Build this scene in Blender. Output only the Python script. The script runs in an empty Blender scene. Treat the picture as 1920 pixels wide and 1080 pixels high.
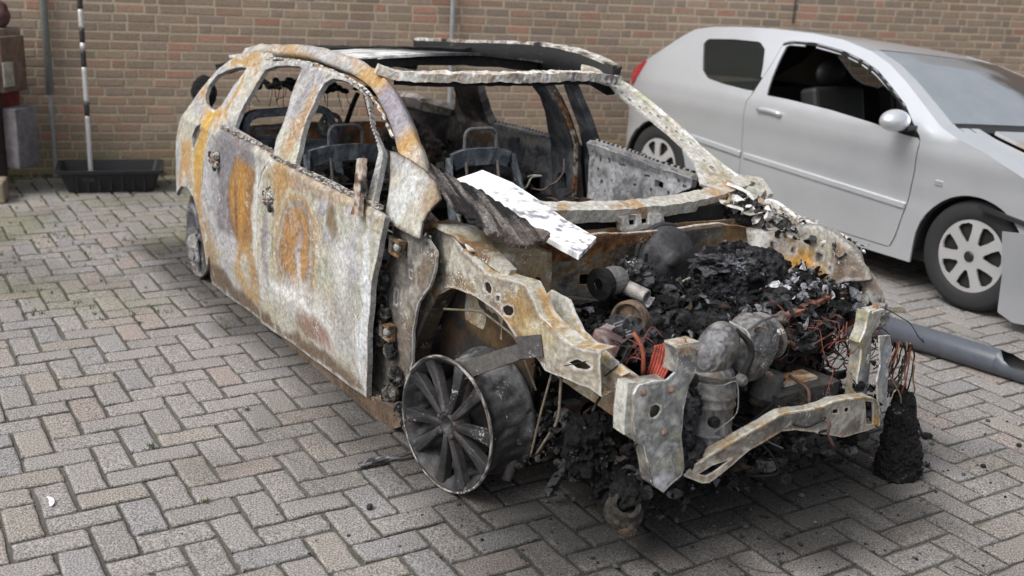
import bpy, math, random
import numpy as np
from mathutils import Vector, Matrix
R_=math.radians
sc=bpy.context.scene
# ---------------------------------------------------------------- camera
cam_d=bpy.data.cameras.new("camera"); cam=bpy.data.objects.new("camera",cam_d); sc.collection.objects.link(cam); sc.camera=cam
cam_d.sensor_width=36; cam_d.lens=37.83; cam_d.clip_end=400; cam_d.clip_start=.05
_pitch,_roll=.3032,.0555
_rt=Vector((1,0,0)); _fw=Vector((0,math.cos(_pitch),-math.sin(_pitch))); _up=Vector((0,math.sin(_pitch),math.cos(_pitch)))
_r2=_rt*math.cos(_roll)+_up*math.sin(_roll); _u2=_up*math.cos(_roll)-_rt*math.sin(_roll)
_m=Matrix((_r2,_u2,-_fw)).transposed().to_4x4(); _m.translation=Vector((0,0,1.7433)); cam.matrix_world=_m
cam_d.dof.use_dof=True; cam_d.dof.focus_distance=3.8; cam_d.dof.aperture_fstop=2.4
# ---------------------------------------------------------------- world: overcast daylight
w=bpy.data.worlds.new("World"); sc.world=w; w.use_nodes=True
nt=w.node_tree; bg=nt.nodes["Background"]
sky=nt.nodes.new("ShaderNodeTexSky"); sky.sky_type='NISHITA'; sky.sun_disc=False
sky.sun_elevation=R_(52); sky.sun_rotation=R_(232); sky.dust_density=4; sky.air_density=1.0
hs=nt.nodes.new("ShaderNodeHueSaturation"); hs.inputs["Saturation"].default_value=.25
nt.links.new(sky.outputs[0],hs.inputs["Color"]); nt.links.new(hs.outputs[0],bg.inputs[0]); bg.inputs[1].default_value=.15
sd=bpy.data.lights.new("sun",'SUN'); sd.energy=1.3; sd.angle=R_(28); sd.color=(1,.97,.93)
sun=bpy.data.objects.new("sun",sd); sc.collection.objects.link(sun)
_az=R_(232); _el=R_(52)
sdir=Vector((math.sin(_az)*math.cos(_el),math.cos(_az)*math.cos(_el),math.sin(_el)))
sun.rotation_euler=sdir.to_track_quat('Z','Y').to_euler()
sc.view_settings.view_transform='Standard'; sc.view_settings.look='None'; sc.view_settings.exposure=0.45; sc.view_settings.gamma=1
sc.cycles.max_bounces=6; sc.cycles.use_denoising=True
# ---------------------------------------------------------------- data: outlines in the cars' own metres
D={}
D['rear_door']=[(-2.383,0.793),(-2.293,0.868),(-2.268,0.935),(-2.239,1.014),(-2.198,1.106),(-2.157,1.164),(-2.076,1.192),(-1.884,1.219),(-1.666,1.233),(-1.641,1.213),(-1.665,1.18),(-1.654,1.121),(-1.628,1.053),(-1.597,0.977),(-1.575,0.916),(-1.567,0.867),(-1.594,0.827),(-1.681,0.759),(-1.718,0.688),(-1.733,0.576),(-1.729,0.468),(-1.723,0.358),(-1.741,0.205),(-1.797,0.027),(-2.133,0.013),(-2.516,0.001),(-2.516,0.081),(-2.51,0.173),(-2.506,0.277),(-2.515,0.388),(-2.524,0.485),(-2.502,0.611),(-2.455,0.716)]
D['rear_window']=[(-2.126,0.885),(-2.154,0.957),(-2.143,1.025),(-2.125,1.098),(-2.106,1.15),(-2.001,1.18),(-1.777,1.201),(-1.737,1.197),(-1.73,1.152),(-1.711,1.091),(-1.677,1.026),(-1.647,0.965),(-1.642,0.915),(-1.607,0.872),(-1.71,0.87),(-1.863,0.875),(-2.022,0.879)]
D['front_door']=[(-1.561,0.868),(-1.569,0.917),(-1.591,0.978),(-1.621,1.054),(-1.645,1.122),(-1.65,1.177),(-1.627,1.217),(-1.529,1.228),(-1.405,1.226),(-1.249,1.211),(-1.117,1.192),(-1.043,1.174),(-0.965,1.129),(-0.884,1.079),(-0.795,1.045),(-0.717,1.011),(-0.68,0.949),(-0.649,0.896),(-0.613,0.842),(-0.5,0.832),(-0.523,0.754),(-0.541,0.67),(-0.562,0.603),(-0.575,0.545),(-0.584,0.461),(-0.609,0.24),(-0.653,0.078),(-0.903,0.068),(-1.176,0.054),(-1.476,0.042),(-1.8,0.021),(-1.734,0.207),(-1.717,0.36),(-1.723,0.47),(-1.727,0.578),(-1.712,0.689),(-1.675,0.76),(-1.59,0.828)]
D['front_window']=[(-1.445,1.089),(-1.454,1.127),(-1.446,1.172),(-1.397,1.2),(-1.262,1.203),(-1.145,1.188),(-1.061,1.172),(-0.977,1.127),(-0.894,1.077),(-0.807,1.039),(-0.755,1.009),(-0.718,0.942),(-0.698,0.895),(-0.674,0.857),(-0.747,0.858),(-0.848,0.861),(-0.973,0.86),(-1.087,0.862),(-1.246,0.857),(-1.336,0.86),(-1.366,0.907),(-1.411,0.967),(-1.437,1.031)]
D['quarter']=[(-2.293,0.868),(-2.383,0.793),(-2.455,0.716),(-2.502,0.611),(-2.524,0.485),(-2.515,0.388),(-2.506,0.277),(-2.51,0.173),(-2.533,0.089),(-2.575,0.084),(-2.553,0.201),(-2.562,0.301),(-2.6,0.381),(-2.664,0.436),(-2.75,0.465),(-2.873,0.449),(-3.039,0.361),(-3.039,0.415),(-3.044,0.48),(-3.045,0.558),(-3.044,0.636),(-2.943,0.73),(-2.88,0.803),(-2.841,0.858),(-2.818,0.904),(-2.796,0.961),(-2.757,1.02),(-2.704,1.081),(-2.613,1.138),(-2.51,1.184),(-2.36,1.218),(-2.175,1.241),(-2.079,1.194),(-2.157,1.164),(-2.198,1.106),(-2.239,1.014),(-2.268,0.935)]
D['quarter_window']=[(-2.688,0.954),(-2.711,0.999),(-2.668,1.058),(-2.555,1.1),(-2.425,1.128),(-2.347,1.133),(-2.355,1.098),(-2.399,1.047),(-2.411,0.989),(-2.427,0.943),(-2.461,0.915),(-2.544,0.915),(-2.623,0.925)]
D['fuel_slit']=[(-2.662,0.715),(-2.681,0.749),(-2.623,0.801),(-2.545,0.833),(-2.54,0.796),(-2.604,0.738),(-2.658,0.689)]
D['sill']=[(-2.605,0.024),(-2.514,0.005),(-2.186,0.01),(-1.8,0.021),(-1.476,0.042),(-1.176,0.054),(-0.903,0.068),(-0.653,0.078),(-0.464,0.109),(-0.418,0.05),(-0.493,0.007),(-0.649,-0.025),(-0.882,-0.025),(-1.147,-0.02),(-1.439,-0.023),(-1.762,-0.021),(-2.123,-0.036),(-2.441,-0.032)]
D['rail_c']=[(-2.502,-0.652,1.179),(-2.352,-0.634,1.212),(-2.182,-0.626,1.225),(-2.026,-0.617,1.241),(-1.82,-0.61,1.253),(-1.617,-0.608,1.258),(-1.437,-0.612,1.251),(-1.264,-0.617,1.242),(-1.111,-0.627,1.223),(-0.968,-0.646,1.189),(-0.837,-0.671,1.143),(-0.733,-0.694,1.098),(-0.644,-0.72,1.049),(-0.591,-0.732,1.024)]
D['fender_plate']=[(-0.692,1.024),(-0.634,1.029),(-0.565,1.024),(-0.431,1.014),(-0.31,0.986),(-0.25,0.941),(-0.286,0.91),(-0.31,0.882),(-0.33,0.848),(-0.31,0.793),(-0.397,0.794),(-0.572,0.798),(-0.602,0.872),(-0.641,0.951)]
D['hinge_post']=[(-0.59,0.781),(-0.468,0.784),(-0.332,0.781),(-0.279,0.744),(-0.285,0.681),(-0.322,0.608),(-0.38,0.538),(-0.417,0.418),(-0.417,0.297),(-0.441,0.243),(-0.506,0.173),(-0.644,0.061),(-0.731,0.039),(-0.728,0.186),(-0.692,0.386),(-0.66,0.51),(-0.619,0.654)]
D['wheel_apron']=[(-0.451,0.69),(-0.441,0.767),(-0.382,0.812),(-0.306,0.815),(-0.247,0.814),(-0.169,0.784),(-0.113,0.769),(-0.038,0.74),(0.065,0.74),(0.147,0.745),(0.199,0.708),(0.235,0.668),(0.314,0.647),(0.391,0.627),(0.476,0.638),(0.506,0.639),(0.523,0.502),(0.482,0.523),(0.404,0.516),(0.284,0.505),(0.2,0.542),(0.116,0.562),(0.07,0.596),(0.007,0.625),(-0.084,0.643),(-0.195,0.637),(-0.292,0.617),(-0.402,0.58),(-0.482,0.502),(-0.533,0.424),(-0.57,0.47),(-0.465,0.567),(-0.426,0.632)]
D['apron_hole1']=[(-0.038,0.696),(-0.027,0.71),(-0.013,0.71),(-0.001,0.694),(-0.006,0.673),(-0.02,0.667),(-0.035,0.677)]
D['apron_hole2']=[(0.047,0.64),(0.065,0.653),(0.09,0.653),(0.095,0.638),(0.085,0.622),(0.06,0.616),(0.047,0.626)]
D['apron_hole3']=[(0.39,0.571),(0.424,0.591),(0.46,0.592),(0.485,0.587),(0.463,0.57),(0.42,0.562)]
D['bracket_r']=[(-0.546,0.7),(-0.496,0.701),(-0.456,0.682),(-0.46,0.609),(-0.481,0.574),(-0.492,0.51),(-0.488,0.42),(-0.46,0.305),(-0.468,0.28),(-0.504,0.261),(-0.534,0.24),(-0.581,0.275),(-0.601,0.338),(-0.628,0.415),(-0.666,0.436),(-0.678,0.478),(-0.679,0.538),(-0.687,0.581),(-0.672,0.606),(-0.62,0.61),(-0.568,0.606),(-0.541,0.623),(-0.537,0.665)]
D['bracket_r_hole']=[(-0.623,0.518),(-0.619,0.535),(-0.604,0.539),(-0.584,0.528),(-0.577,0.511),(-0.586,0.497),(-0.604,0.493),(-0.619,0.504)]
D['bracket_l']=[(0.393,0.648),(0.447,0.65),(0.486,0.632),(0.484,0.582),(0.441,0.559),(0.446,0.519),(0.474,0.446),(0.486,0.343),(0.484,0.308),(0.403,0.323),(0.387,0.411),(0.389,0.48),(0.38,0.52),(0.361,0.547),(0.387,0.582)]
D['bracket_l2']=[(0.407,0.574),(0.482,0.563),(0.513,0.499),(0.506,0.451),(0.522,0.368),(0.551,0.276),(0.473,0.322),(0.44,0.403),(0.447,0.461)]
D['bracket_l_hole']=[(0.431,0.477),(0.438,0.493),(0.455,0.486),(0.462,0.467),(0.457,0.45),(0.444,0.447)]
D['left_pillar']=[(-1.334,1.251),(-1.25,1.248),(-1.164,1.232),(-1.056,1.207),(-0.958,1.17),(-0.868,1.12),(-0.78,1.071),(-0.71,1.026),(-0.644,0.975),(-0.56,0.928),(-0.474,0.888),(-0.41,0.861),(-0.501,0.816),(-0.531,0.832),(-0.618,0.786),(-0.699,0.788),(-0.713,0.84),(-0.718,0.891),(-0.765,0.946),(-0.835,0.995),(-0.934,1.047),(-1.036,1.095),(-1.118,1.132),(-1.155,1.176),(-1.266,1.184),(-1.36,1.209)]
D['left_pillar_xy']=[(-1.228,0.513),(-1.208,0.563),(-1.169,0.607),(-1.111,0.662),(-1.035,0.703),(-0.941,0.729),(-0.85,0.755),(-0.769,0.771),(-0.682,0.781),(-0.595,0.805),(-0.517,0.837),(-0.462,0.861),(-0.438,0.766),(-0.467,0.759),(-0.441,0.656),(-0.469,0.609),(-0.534,0.648),(-0.597,0.677),(-0.68,0.682),(-0.763,0.668),(-0.856,0.638),(-0.947,0.603),(-1.016,0.575),(-1.085,0.578),(-1.12,0.516),(-1.172,0.474)]
D['left_pillar_holes']=[(-1.062,0.593),(-1.031,0.602),(-0.981,0.613),(-0.935,0.638),(-0.924,0.671),(-0.892,0.666),(-0.868,0.696),(-0.799,0.688),(-0.771,0.723),(-0.721,0.71),(-0.695,0.746),(-0.592,0.737),(-0.544,0.745)]
D['arch_c']=[(-0.612,0.171),(-0.569,0.256),(-0.529,0.373),(-0.468,0.482),(-0.378,0.585),(-0.251,0.651),(-0.137,0.665),(-0.026,0.653)]
D['left_rail_c']=[(-3.066,0.644,1.159),(-2.525,0.622,1.197),(-2.049,0.601,1.237),(-1.684,0.586,1.264),(-1.415,0.587,1.262),(-1.257,0.596,1.245),(-1.115,0.614,1.212)]
D['left_ridge_c']=[(-1.396,0.641,1.237),(-1.303,0.646,1.228),(-1.207,0.655,1.21),(-1.108,0.67,1.184),(-1.008,0.691,1.146),(-0.918,0.718,1.096),(-0.829,0.746,1.046),(-0.757,0.771,1.0),(-0.69,0.799,0.948),(-0.605,0.826,0.901),(-0.526,0.847,0.862),(-0.466,0.857,0.843)]
D['left_b']=[(-1.754,1.099),(-1.628,1.116),(-1.584,1.038),(-1.564,0.95),(-1.565,0.863),(-1.57,0.732),(-1.515,0.518),(-1.737,0.469),(-1.742,0.626),(-1.771,0.768),(-1.749,0.862),(-1.714,0.962),(-1.711,1.049)]
D['left_b_win']=[(-1.692,0.647),(-1.622,0.66),(-1.606,0.579),(-1.678,0.56)]
D['left_frame']=[(-1.557,1.125),(-1.488,1.134),(-1.474,1.047),(-1.457,0.952),(-1.458,0.846),(-1.475,0.792),(-1.495,0.746),(-1.46,0.53),(-1.515,0.518),(-1.55,0.664),(-1.575,0.803),(-1.547,0.917),(-1.554,1.007)]
D['left_door']=[(-1.464,0.845),(-1.335,0.843),(-1.177,0.834),(-0.976,0.824),(-0.833,0.82),(-0.696,0.811),(-0.72,0.764),(-0.838,0.701),(-1.025,0.626),(-1.468,0.528)]
D['left_door_belt_c']=[(-1.447,0.758,0.844),(-1.175,0.761,0.838),(-0.978,0.77,0.821),(-0.667,0.771,0.818)]
D['left_rear_panel']=[(-2.602,0.763),(-2.434,0.786),(-2.247,0.792),(-1.991,0.806),(-1.766,0.814),(-1.751,0.467),(-1.911,0.432),(-2.216,0.364),(-2.619,0.275),(-2.692,0.564),(-2.652,0.719)]
D['left_rear_belt_c']=[(-2.534,0.79,0.774),(-2.25,0.786,0.788),(-1.998,0.783,0.795),(-1.789,0.783,0.793)]
D['left_rear_hole']=[(-2.036,0.589),(-1.898,0.592),(-1.879,0.466),(-1.985,0.443)]
D['c_pillar']=[(-2.675,0.994),(-2.374,1.032),(-2.421,0.935),(-2.434,0.862),(-2.416,0.793),(-2.49,0.745),(-2.595,0.677),(-2.641,0.558),(-2.684,0.445),(-2.839,0.416),(-2.848,0.613),(-2.835,0.766),(-2.768,0.828),(-2.698,0.919)]
D['rear_belt']=[(-3.156,0.849),(-3.055,0.858),(-3.023,0.839),(-2.899,0.825),(-2.784,0.818),(-2.836,0.773),(-3.008,0.776),(-3.135,0.794)]
D['rear_panel']=[(-3.169,0.851),(-3.023,0.839),(-2.827,0.797),(-2.794,0.771),(-2.783,0.548),(-2.839,0.416),(-3.039,0.429),(-3.193,0.563)]
D['firewall']=[(-0.358,0.77),(0.866,0.731),(0.951,0.252),(0.734,0.186),(-0.324,0.289)]
D['firewall_hole']=[(-0.145,0.593),(-0.04,0.589),(-0.036,0.546),(-0.144,0.553)]
D['cowl_c']=[(-0.329,-0.377,0.844),(-0.319,-0.302,0.841),(-0.306,-0.165,0.831),(-0.3,0.009,0.821),(-0.308,0.201,0.816),(-0.336,0.422,0.813),(-0.375,0.604,0.817),(-0.414,0.749,0.827),(-0.452,0.864,0.839)]
D['header_c']=[(-1.075,-0.611,1.275),(-1.042,-0.536,1.249),(-1.001,-0.427,1.248),(-0.955,-0.256,1.251),(-0.932,-0.065,1.25),(-0.939,0.155,1.25),(-0.979,0.355,1.242),(-1.055,0.567,1.211)]
D['left_apron']=[(-0.15,0.738),(-0.073,0.757),(-0.007,0.781),(0.118,0.81),(0.175,0.817),(0.239,0.819),(0.302,0.814),(0.349,0.793),(0.385,0.76),(0.417,0.719),(0.421,0.68),(0.345,0.648),(0.278,0.603),(0.1,0.562),(0.022,0.61),(-0.066,0.63),(-0.093,0.656),(-0.133,0.679)]
D['fender_l_strip']=[(-0.185,0.839),(-0.13,0.84),(-0.033,0.81),(0.046,0.793),(0.14,0.789),(0.232,0.78),(0.261,0.759),(0.224,0.757),(0.132,0.76),(0.05,0.772),(-0.05,0.787),(-0.099,0.783),(-0.177,0.818)]
D['low_beam']=[(-0.439,0.263),(-0.388,0.298),(-0.353,0.319),(-0.089,0.414),(0.045,0.402),(0.124,0.401),(0.153,0.407),(0.225,0.397),(0.273,0.39),(0.379,0.368),(0.44,0.338),(0.472,0.281),(0.501,0.227),(0.245,0.255),(0.09,0.311),(-0.018,0.344),(-0.078,0.35),(-0.202,0.308),(-0.341,0.223),(-0.365,0.225)]
D['low_beam_holes']=[(0.162,0.375),(0.195,0.37),(0.199,0.353),(0.166,0.359),(0.229,0.365),(0.256,0.361),(0.26,0.344),(0.233,0.349),(0.351,0.359),(0.41,0.34),(0.444,0.249),(0.393,0.262)]
D['low_beam_gap']=[(-0.354,0.248),(-0.383,0.259),(-0.339,0.281),(-0.272,0.293),(-0.317,0.264)]
D['hatch_left']=[(-0.71,0.807),(-0.702,0.86),(-0.677,0.912),(-0.635,0.951),(-0.587,0.97),(-0.568,0.943),(-0.652,0.859),(-0.694,0.8)]
D['h_qwin']=[(0.245,1.204),(0.268,1.236),(0.502,1.256),(0.746,1.261),(0.817,1.221),(0.872,1.114),(0.922,0.966),(0.832,0.961),(0.605,0.971),(0.435,0.989),(0.354,1.035)]
D['h_fwin']=[(0.983,1.265),(1.196,1.273),(1.445,1.249),(1.6,1.213),(1.734,1.169),(1.882,1.095),(2.028,1.016),(2.143,0.935),(2.204,0.877),(2.085,0.88),(1.862,0.911),(1.54,0.937),(1.199,0.951),(1.004,0.952),(0.986,1.071),(0.98,1.181)]
D['h_gap_rear']=[(1.014,0.944),(0.868,0.906),(0.859,0.789),(0.858,0.633),(0.871,0.518),(0.903,0.405)]
D['h_gap_front']=[(2.204,0.877),(2.197,0.813),(2.187,0.662),(2.178,0.507),(2.158,0.347),(2.137,0.246)]
D['h_trim']=[(0.525,0.583),(0.872,0.544),(1.501,0.519),(2.151,0.492)]
D['h_sill']=[(0.39,0.387),(0.753,0.335),(1.402,0.259),(1.881,0.189),(2.241,0.185)]
D['h_arch_f']=[(2.239,0.194),(2.232,0.279),(2.261,0.389),(2.328,0.49),(2.437,0.561),(2.576,0.595),(2.686,0.572),(2.768,0.511)]
D['h_arch_r']=[(-0.409,0.344),(-0.314,0.498),(-0.162,0.607),(0.005,0.633),(0.174,0.58),(0.3,0.475),(0.378,0.364)]
D['h_handle']=[(0.981,0.855),(1.178,0.829)]
D['h_fender_top']=[(2.268,0.916),(2.382,0.905),(2.499,0.861),(2.633,0.807),(2.77,0.755)]
D['h_hood_edge']=[(2.311,0.852),(2.459,0.845),(2.646,0.831)]
D['h_bumper']=[(2.78,0.523),(2.898,0.513),(2.99,0.078),(2.882,0.077),(2.852,0.263)]
D['h_ws']=[(1.67,0.275,1.255),(2.195,0.15,0.929),(2.326,0.746,0.848),(1.86,0.873,1.137),(1.693,0.667,1.24)]
D['lip']=[(-0.407,0.773),(-0.304,0.78),(-0.182,0.776),(-0.031,0.763),(0.084,0.76),(0.203,0.758),(0.324,0.761),(0.451,0.759),(0.585,0.734),(0.724,0.706),(0.727,0.693),(0.587,0.719),(0.453,0.744),(0.327,0.744),(0.206,0.734),(0.118,0.723),(0.032,0.714),(-0.025,0.707),(-0.146,0.69),(-0.243,0.68),(-0.401,0.689)]
D['cowl_bracket']=[(-0.013,0.801),(0.049,0.812),(0.137,0.809),(0.222,0.801),(0.247,0.747),(0.193,0.745),(0.109,0.745),(0.039,0.745),(0.021,0.749),(0.012,0.778)]
D['cowl_bracket_h1']=[(0.052,0.809),(0.093,0.808),(0.098,0.765),(0.063,0.766)]
D['cowl_bracket_h2']=[(0.115,0.806),(0.152,0.805),(0.159,0.767),(0.121,0.765)]
D['white_board']=[(-0.522,-0.558),(-0.585,-0.405),(-0.456,-0.355),(-0.295,-0.344),(-0.128,-0.343),(0.018,-0.317),(0.12,-0.465),(0.041,-0.485),(-0.087,-0.507),(-0.212,-0.534),(-0.368,-0.548)]
D['char_strip']=[(-0.711,-0.717),(-0.691,-0.668),(-0.614,-0.654),(-0.501,-0.65),(-0.423,-0.628),(-0.301,-0.58),(-0.154,-0.552),(-0.018,-0.544),(0.038,-0.524),(0.068,-0.591),(0.083,-0.653),(0.024,-0.696),(-0.062,-0.725),(-0.171,-0.748),(-0.265,-0.75),(-0.418,-0.728),(-0.557,-0.728),(-0.658,-0.736)]
D['inner_shelf']=[(-0.445,-0.635),(-0.376,-0.584),(-0.151,-0.624),(-0.095,-0.681),(-0.118,-0.739),(-0.292,-0.694)]
PT={'face_wheel':(0.051,-0.9,0.271),'rearwheel':(-2.75,-0.83,0.199),'throttle':(0.12,-0.253,0.69),'thr_out':(0.16,-0.212,0.658),'pulley':(0.32,-0.395,0.64),'alt':(0.35,-0.504,0.595),'redlump':(0.5,-0.451,0.582),'bulb':(0.56,-0.078,0.571),'elbow':(0.6,-0.276,0.6),'bulbflange':(0.5,0.087,0.58),'can_a':(0.62,-0.291,0.527),'can_b':(0.64,-0.322,0.304),'side_plug':(0.66,-0.339,0.415),'bolt':(0.68,-0.331,0.56),'ash1':(0.3,0.589,0.605),'ash2':(0.3,0.473,0.61),'rustbar_a':(0.4,0.189,0.6),'rustbar_b':(0.4,0.59,0.594),'wire_c':(0.5,0.421,0.499),'conn':(0.5,0.023,0.372),'rustplate':(0.55,0.19,0.36),'pvc_in':(0.324,0.7,0.513),'mir1':(-3.2,-0.656,0.908),'strutbolt':(-0.079,-0.6,0.523),'tie_a':(0.1,-0.649,0.287),'tie_b':(0.1,-0.343,0.237),'arm_a':(0.239,-0.75,0.57),'arm_b':(0.03,-0.8,0.422),'hubjunk':(0.3,-0.604,0.247),'balljoint':(0.5,-0.611,0.28),'axle_end':(0.68,-0.631,0.262),'steer_a':(-0.1,-0.392,0.624),'hose1':(0.15,-0.606,0.26),'hose2':(0.15,-0.71,0.069)}
def YR(x,z):
    x=np.asarray(x,float);z=np.asarray(z,float)
    y=-.865+.035*np.clip((.35-z)/.3,0,1.2)**1.5
    y=y+np.clip(z-.82,0,1)*.56+ .012*np.clip((z-.45)/.35,0,1)
    y=y+.9*np.clip(-2.88-x,0,2)**2+.02*np.clip(x+.9,0,1)
    return y
def YL(x,z):
    x=np.asarray(x,float);z=np.asarray(z,float)
    return .79-np.clip(z-.78,0,1)*.50-.6*np.clip(-2.6-x,0,2)**2

# ---------------------------------------------------------------- noise
def _h(ix,iy,iz,s):
    n=(ix*73856093)^(iy*19349663)^(iz*83492791)^(s*2654435761&0x7fffffff)
    n=(n^(n>>13))*1274126177&0xffffffff; n=(n^(n>>16))*668265263&0xffffffff
    return ((n^(n>>15))&0xffff)/65535.
def vn(P,s=0):
    P=np.asarray(P,float); f=np.floor(P).astype(np.int64); t=P-f; t=t*t*(3-2*t); r=0
    for a in (0,1):
        wa=t[:,0] if a else 1-t[:,0]
        for b in (0,1):
            wb=t[:,1] if b else 1-t[:,1]
            for c in (0,1):
                wc=t[:,2] if c else 1-t[:,2]
                r=r+wa*wb*wc*_h(f[:,0]+a,f[:,1]+b,f[:,2]+c,s)
    return r
def fbm(P,sc_=1.,o=4,s=0,g=.5):
    P=np.asarray(P,float)*sc_; r=0; A=1; T=0
    for i in range(o): r=r+A*vn(P,s+i*17); T+=A; A*=g; P=P*2.07+3.1
    return r/T
def v3(P,sc_,s=0,o=3): return np.stack([fbm(P,sc_,o,s+100*k)-.5 for k in range(3)],-1)
# ---------------------------------------------------------------- scene tree helpers
col=sc.collection
def empty(name,label,cat,loc=(0,0,0),rz=0,group=None):
    o=bpy.data.objects.new(name,None); col.objects.link(o); o.location=loc; o.rotation_euler=(0,0,rz)
    o['label']=label; o['category']=cat
    if group:o['group']=group
    return o
def tag(o,label,cat,group=None,kind=None):
    if label:o['label']=label
    if cat:o['category']=cat
    if group:o['group']=group
    if kind:o['kind']=kind
    return o
def mk(name,V,F,C=None,mats=(),parent=None,smooth=False,thick=0,bevel=0,label=None,auto=True):
    me=bpy.data.meshes.new(name); me.from_pydata([tuple(map(float,v)) for v in V],[],[tuple(int(i) for i in f) for f in F]); me.update()
    if C is not None:
        a=me.color_attributes.new("Col",'FLOAT_COLOR','POINT')
        C=np.asarray(C,float); 
        if C.ndim==1: C=np.tile(C,(len(V),1))
        a.data.foreach_set("color",np.c_[C,np.ones(len(C))].ravel())
    for m in mats: me.materials.append(m)
    if smooth:
        me.polygons.foreach_set("use_smooth",[True]*len(me.polygons))
    o=bpy.data.objects.new(name,me); col.objects.link(o)
    if parent: o.parent=parent
    if bevel:
        b=o.modifiers.new("bevel",'BEVEL'); b.width=bevel; b.segments=2; b.limit_method='ANGLE'
    if thick:
        s=o.modifiers.new("solid",'SOLIDIFY'); s.thickness=thick; s.offset=-1
        if len(mats)>1: s.material_offset=1; s.material_offset_rim=0
        if smooth: es=o.modifiers.new("split",'EDGE_SPLIT'); es.split_angle=R_(38)
    if label:o['label']=label
    return o
class MB:
    def __init__(s): s.V=[];s.F=[];s.C=[];s.n=0
    def add(s,V,F,c):
        V=np.asarray(V,float); s.V.append(V); s.F+= [tuple(i+s.n for i in f) for f in F]
        c=np.asarray(c,float); s.C.append(c if c.ndim==2 else np.tile(c,(len(V),1))); s.n+=len(V); return s
    def build(s,name,mats,parent=None,**k):
        return mk(name,np.concatenate(s.V),s.F,np.concatenate(s.C),mats,parent,**k)
    def box(s,c,d,col_,rot=None,seg=1,jit=0,seed=0,taper=1):
        # rounded-ish subdivided box
        n=seg+1; V=[];F=[];idx={}
        def vid(p):
            k=tuple(np.round(p,5))
            if k not in idx: idx[k]=len(V);V.append(p)
            return idx[k]
        g=np.linspace(-1,1,n+0 if seg>0 else 2)
        for ax in range(3):
            for sg in (-1,1):
                a,b=[(1,2),(2,0),(0,1)][ax]
                for i in range(seg):
                    for j in range(seg):
                        q=[]
                        for (u,v) in ((g[i],g[j]),(g[i+1],g[j]),(g[i+1],g[j+1]),(g[i],g[j+1])):
                            p=[0,0,0];p[ax]=sg;p[a]=u;p[b]=v;q.append(vid(np.array(p,float)))
                        F.append(q if sg>0 else q[::-1])
        V=np.array(V); V[:,:2]*=np.where(V[:,2:3]>0,taper,1)
        V=V*np.array(d)/2
        if jit: V=V+v3(V+np.array(c)*3+seed,12,seed)*jit
        if rot is not None: V=V@np.array(rot).T
        V=V+np.array(c)
        cc=col_(V) if callable(col_) else col_
        return s.add(V,F,cc)
    def beam(s,pts,ws,hs,up,col_,jit=0,seed=0,step=.02,jsc=14,ell=False):
        pts=np.array(pts,float); n=len(pts)
        ws=np.broadcast_to(np.array(ws,float),(n,)); hs=np.broadcast_to(np.array(hs,float),(n,))
        L=np.r_[0,np.cumsum(np.linalg.norm(np.diff(pts,axis=0),axis=1))]
        m=max(2,int(L[-1]/step)+1); t=np.linspace(0,L[-1],m)
        p=np.stack([np.interp(t,L,pts[:,k]) for k in range(3)],-1)
        if m>4:
            for _ in range(3): p[1:-1]=(p[:-2]+2*p[1:-1]+p[2:])/4
        wv=np.interp(t,L,ws);hv=np.interp(t,L,hs)
        T=np.gradient(p,axis=0);T/=np.linalg.norm(T,axis=1)[:,None]+1e-9
        up=np.broadcast_to(np.array(up,float),(m,3)); S=np.cross(T,up);S/=np.linalg.norm(S,axis=1)[:,None]+1e-9; U=np.cross(S,T)
        if ell: ring=[(math.cos(a),math.sin(a)) for a in np.linspace(0,2*math.pi,12,endpoint=False)]
        else: ring=[(-1,-1),(-.33,-1),(.33,-1),(1,-1),(1,0),(1,1),(.33,1),(-.33,1),(-1,1),(-1,0)]
        k=len(ring);V=np.concatenate([p+S*(a*wv/2)[:,None]+U*(b*hv/2)[:,None] for a,b in ring]).reshape(k,m,3).transpose(1,0,2).reshape(-1,3)
        if jit: V=V+v3(V,jsc,seed)*jit
        F=[(i*k+j,i*k+(j+1)%k,(i+1)*k+(j+1)%k,(i+1)*k+j) for i in range(m-1) for j in range(k)]
        F+=[tuple(range(k))[::-1],tuple((m-1)*k+j for j in range(k))]
        return s.add(V,F,col_(V) if callable(col_) else col_)
    def tube(s,pts,r,col_,k=6,jit=0,seed=0,step=.02):
        return s._tube(pts,r,col_,k,jit,seed,step)
    def _tube(s,pts,r,col_,k,jit,seed,step):
        pts=np.array(pts,float); L=np.r_[0,np.cumsum(np.linalg.norm(np.diff(pts,axis=0),axis=1))]
        m=max(2,int(L[-1]/step)+1) if step else len(pts); t=np.linspace(0,L[-1],m)
        p=np.stack([np.interp(t,L,pts[:,q]) for q in range(3)],-1) if step else pts
        if m>4 and step:
            for _ in range(2): p[1:-1]=(p[:-2]+2*p[1:-1]+p[2:])/4
        T=np.gradient(p,axis=0);T/=np.linalg.norm(T,axis=1)[:,None]+1e-9
        u=np.where(abs(T[:,2:3])<.9,np.array([[0,0,1.]]),np.array([[1.,0,0]])); S=np.cross(T,u);S/=np.linalg.norm(S,axis=1)[:,None]; U=np.cross(S,T)
        rr=np.interp(t,L,np.broadcast_to(np.array(r,float),(len(L),))) if step else np.broadcast_to(r,(m,))
        V=np.stack([p+(S*math.cos(a)+U*math.sin(a))*rr[:,None] for a in np.linspace(0,2*math.pi,k,endpoint=False)],1).reshape(-1,3)
        if jit: V=V+v3(V,20,seed)*jit
        F=[(i*k+j,i*k+(j+1)%k,(i+1)*k+(j+1)%k,(i+1)*k+j) for i in range(m-1) for j in range(k)]
        F+=[tuple(range(k))[::-1],tuple((m-1)*k+j for j in range(k))]
        return s.add(V,F,col_(V) if callable(col_) else col_)
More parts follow.
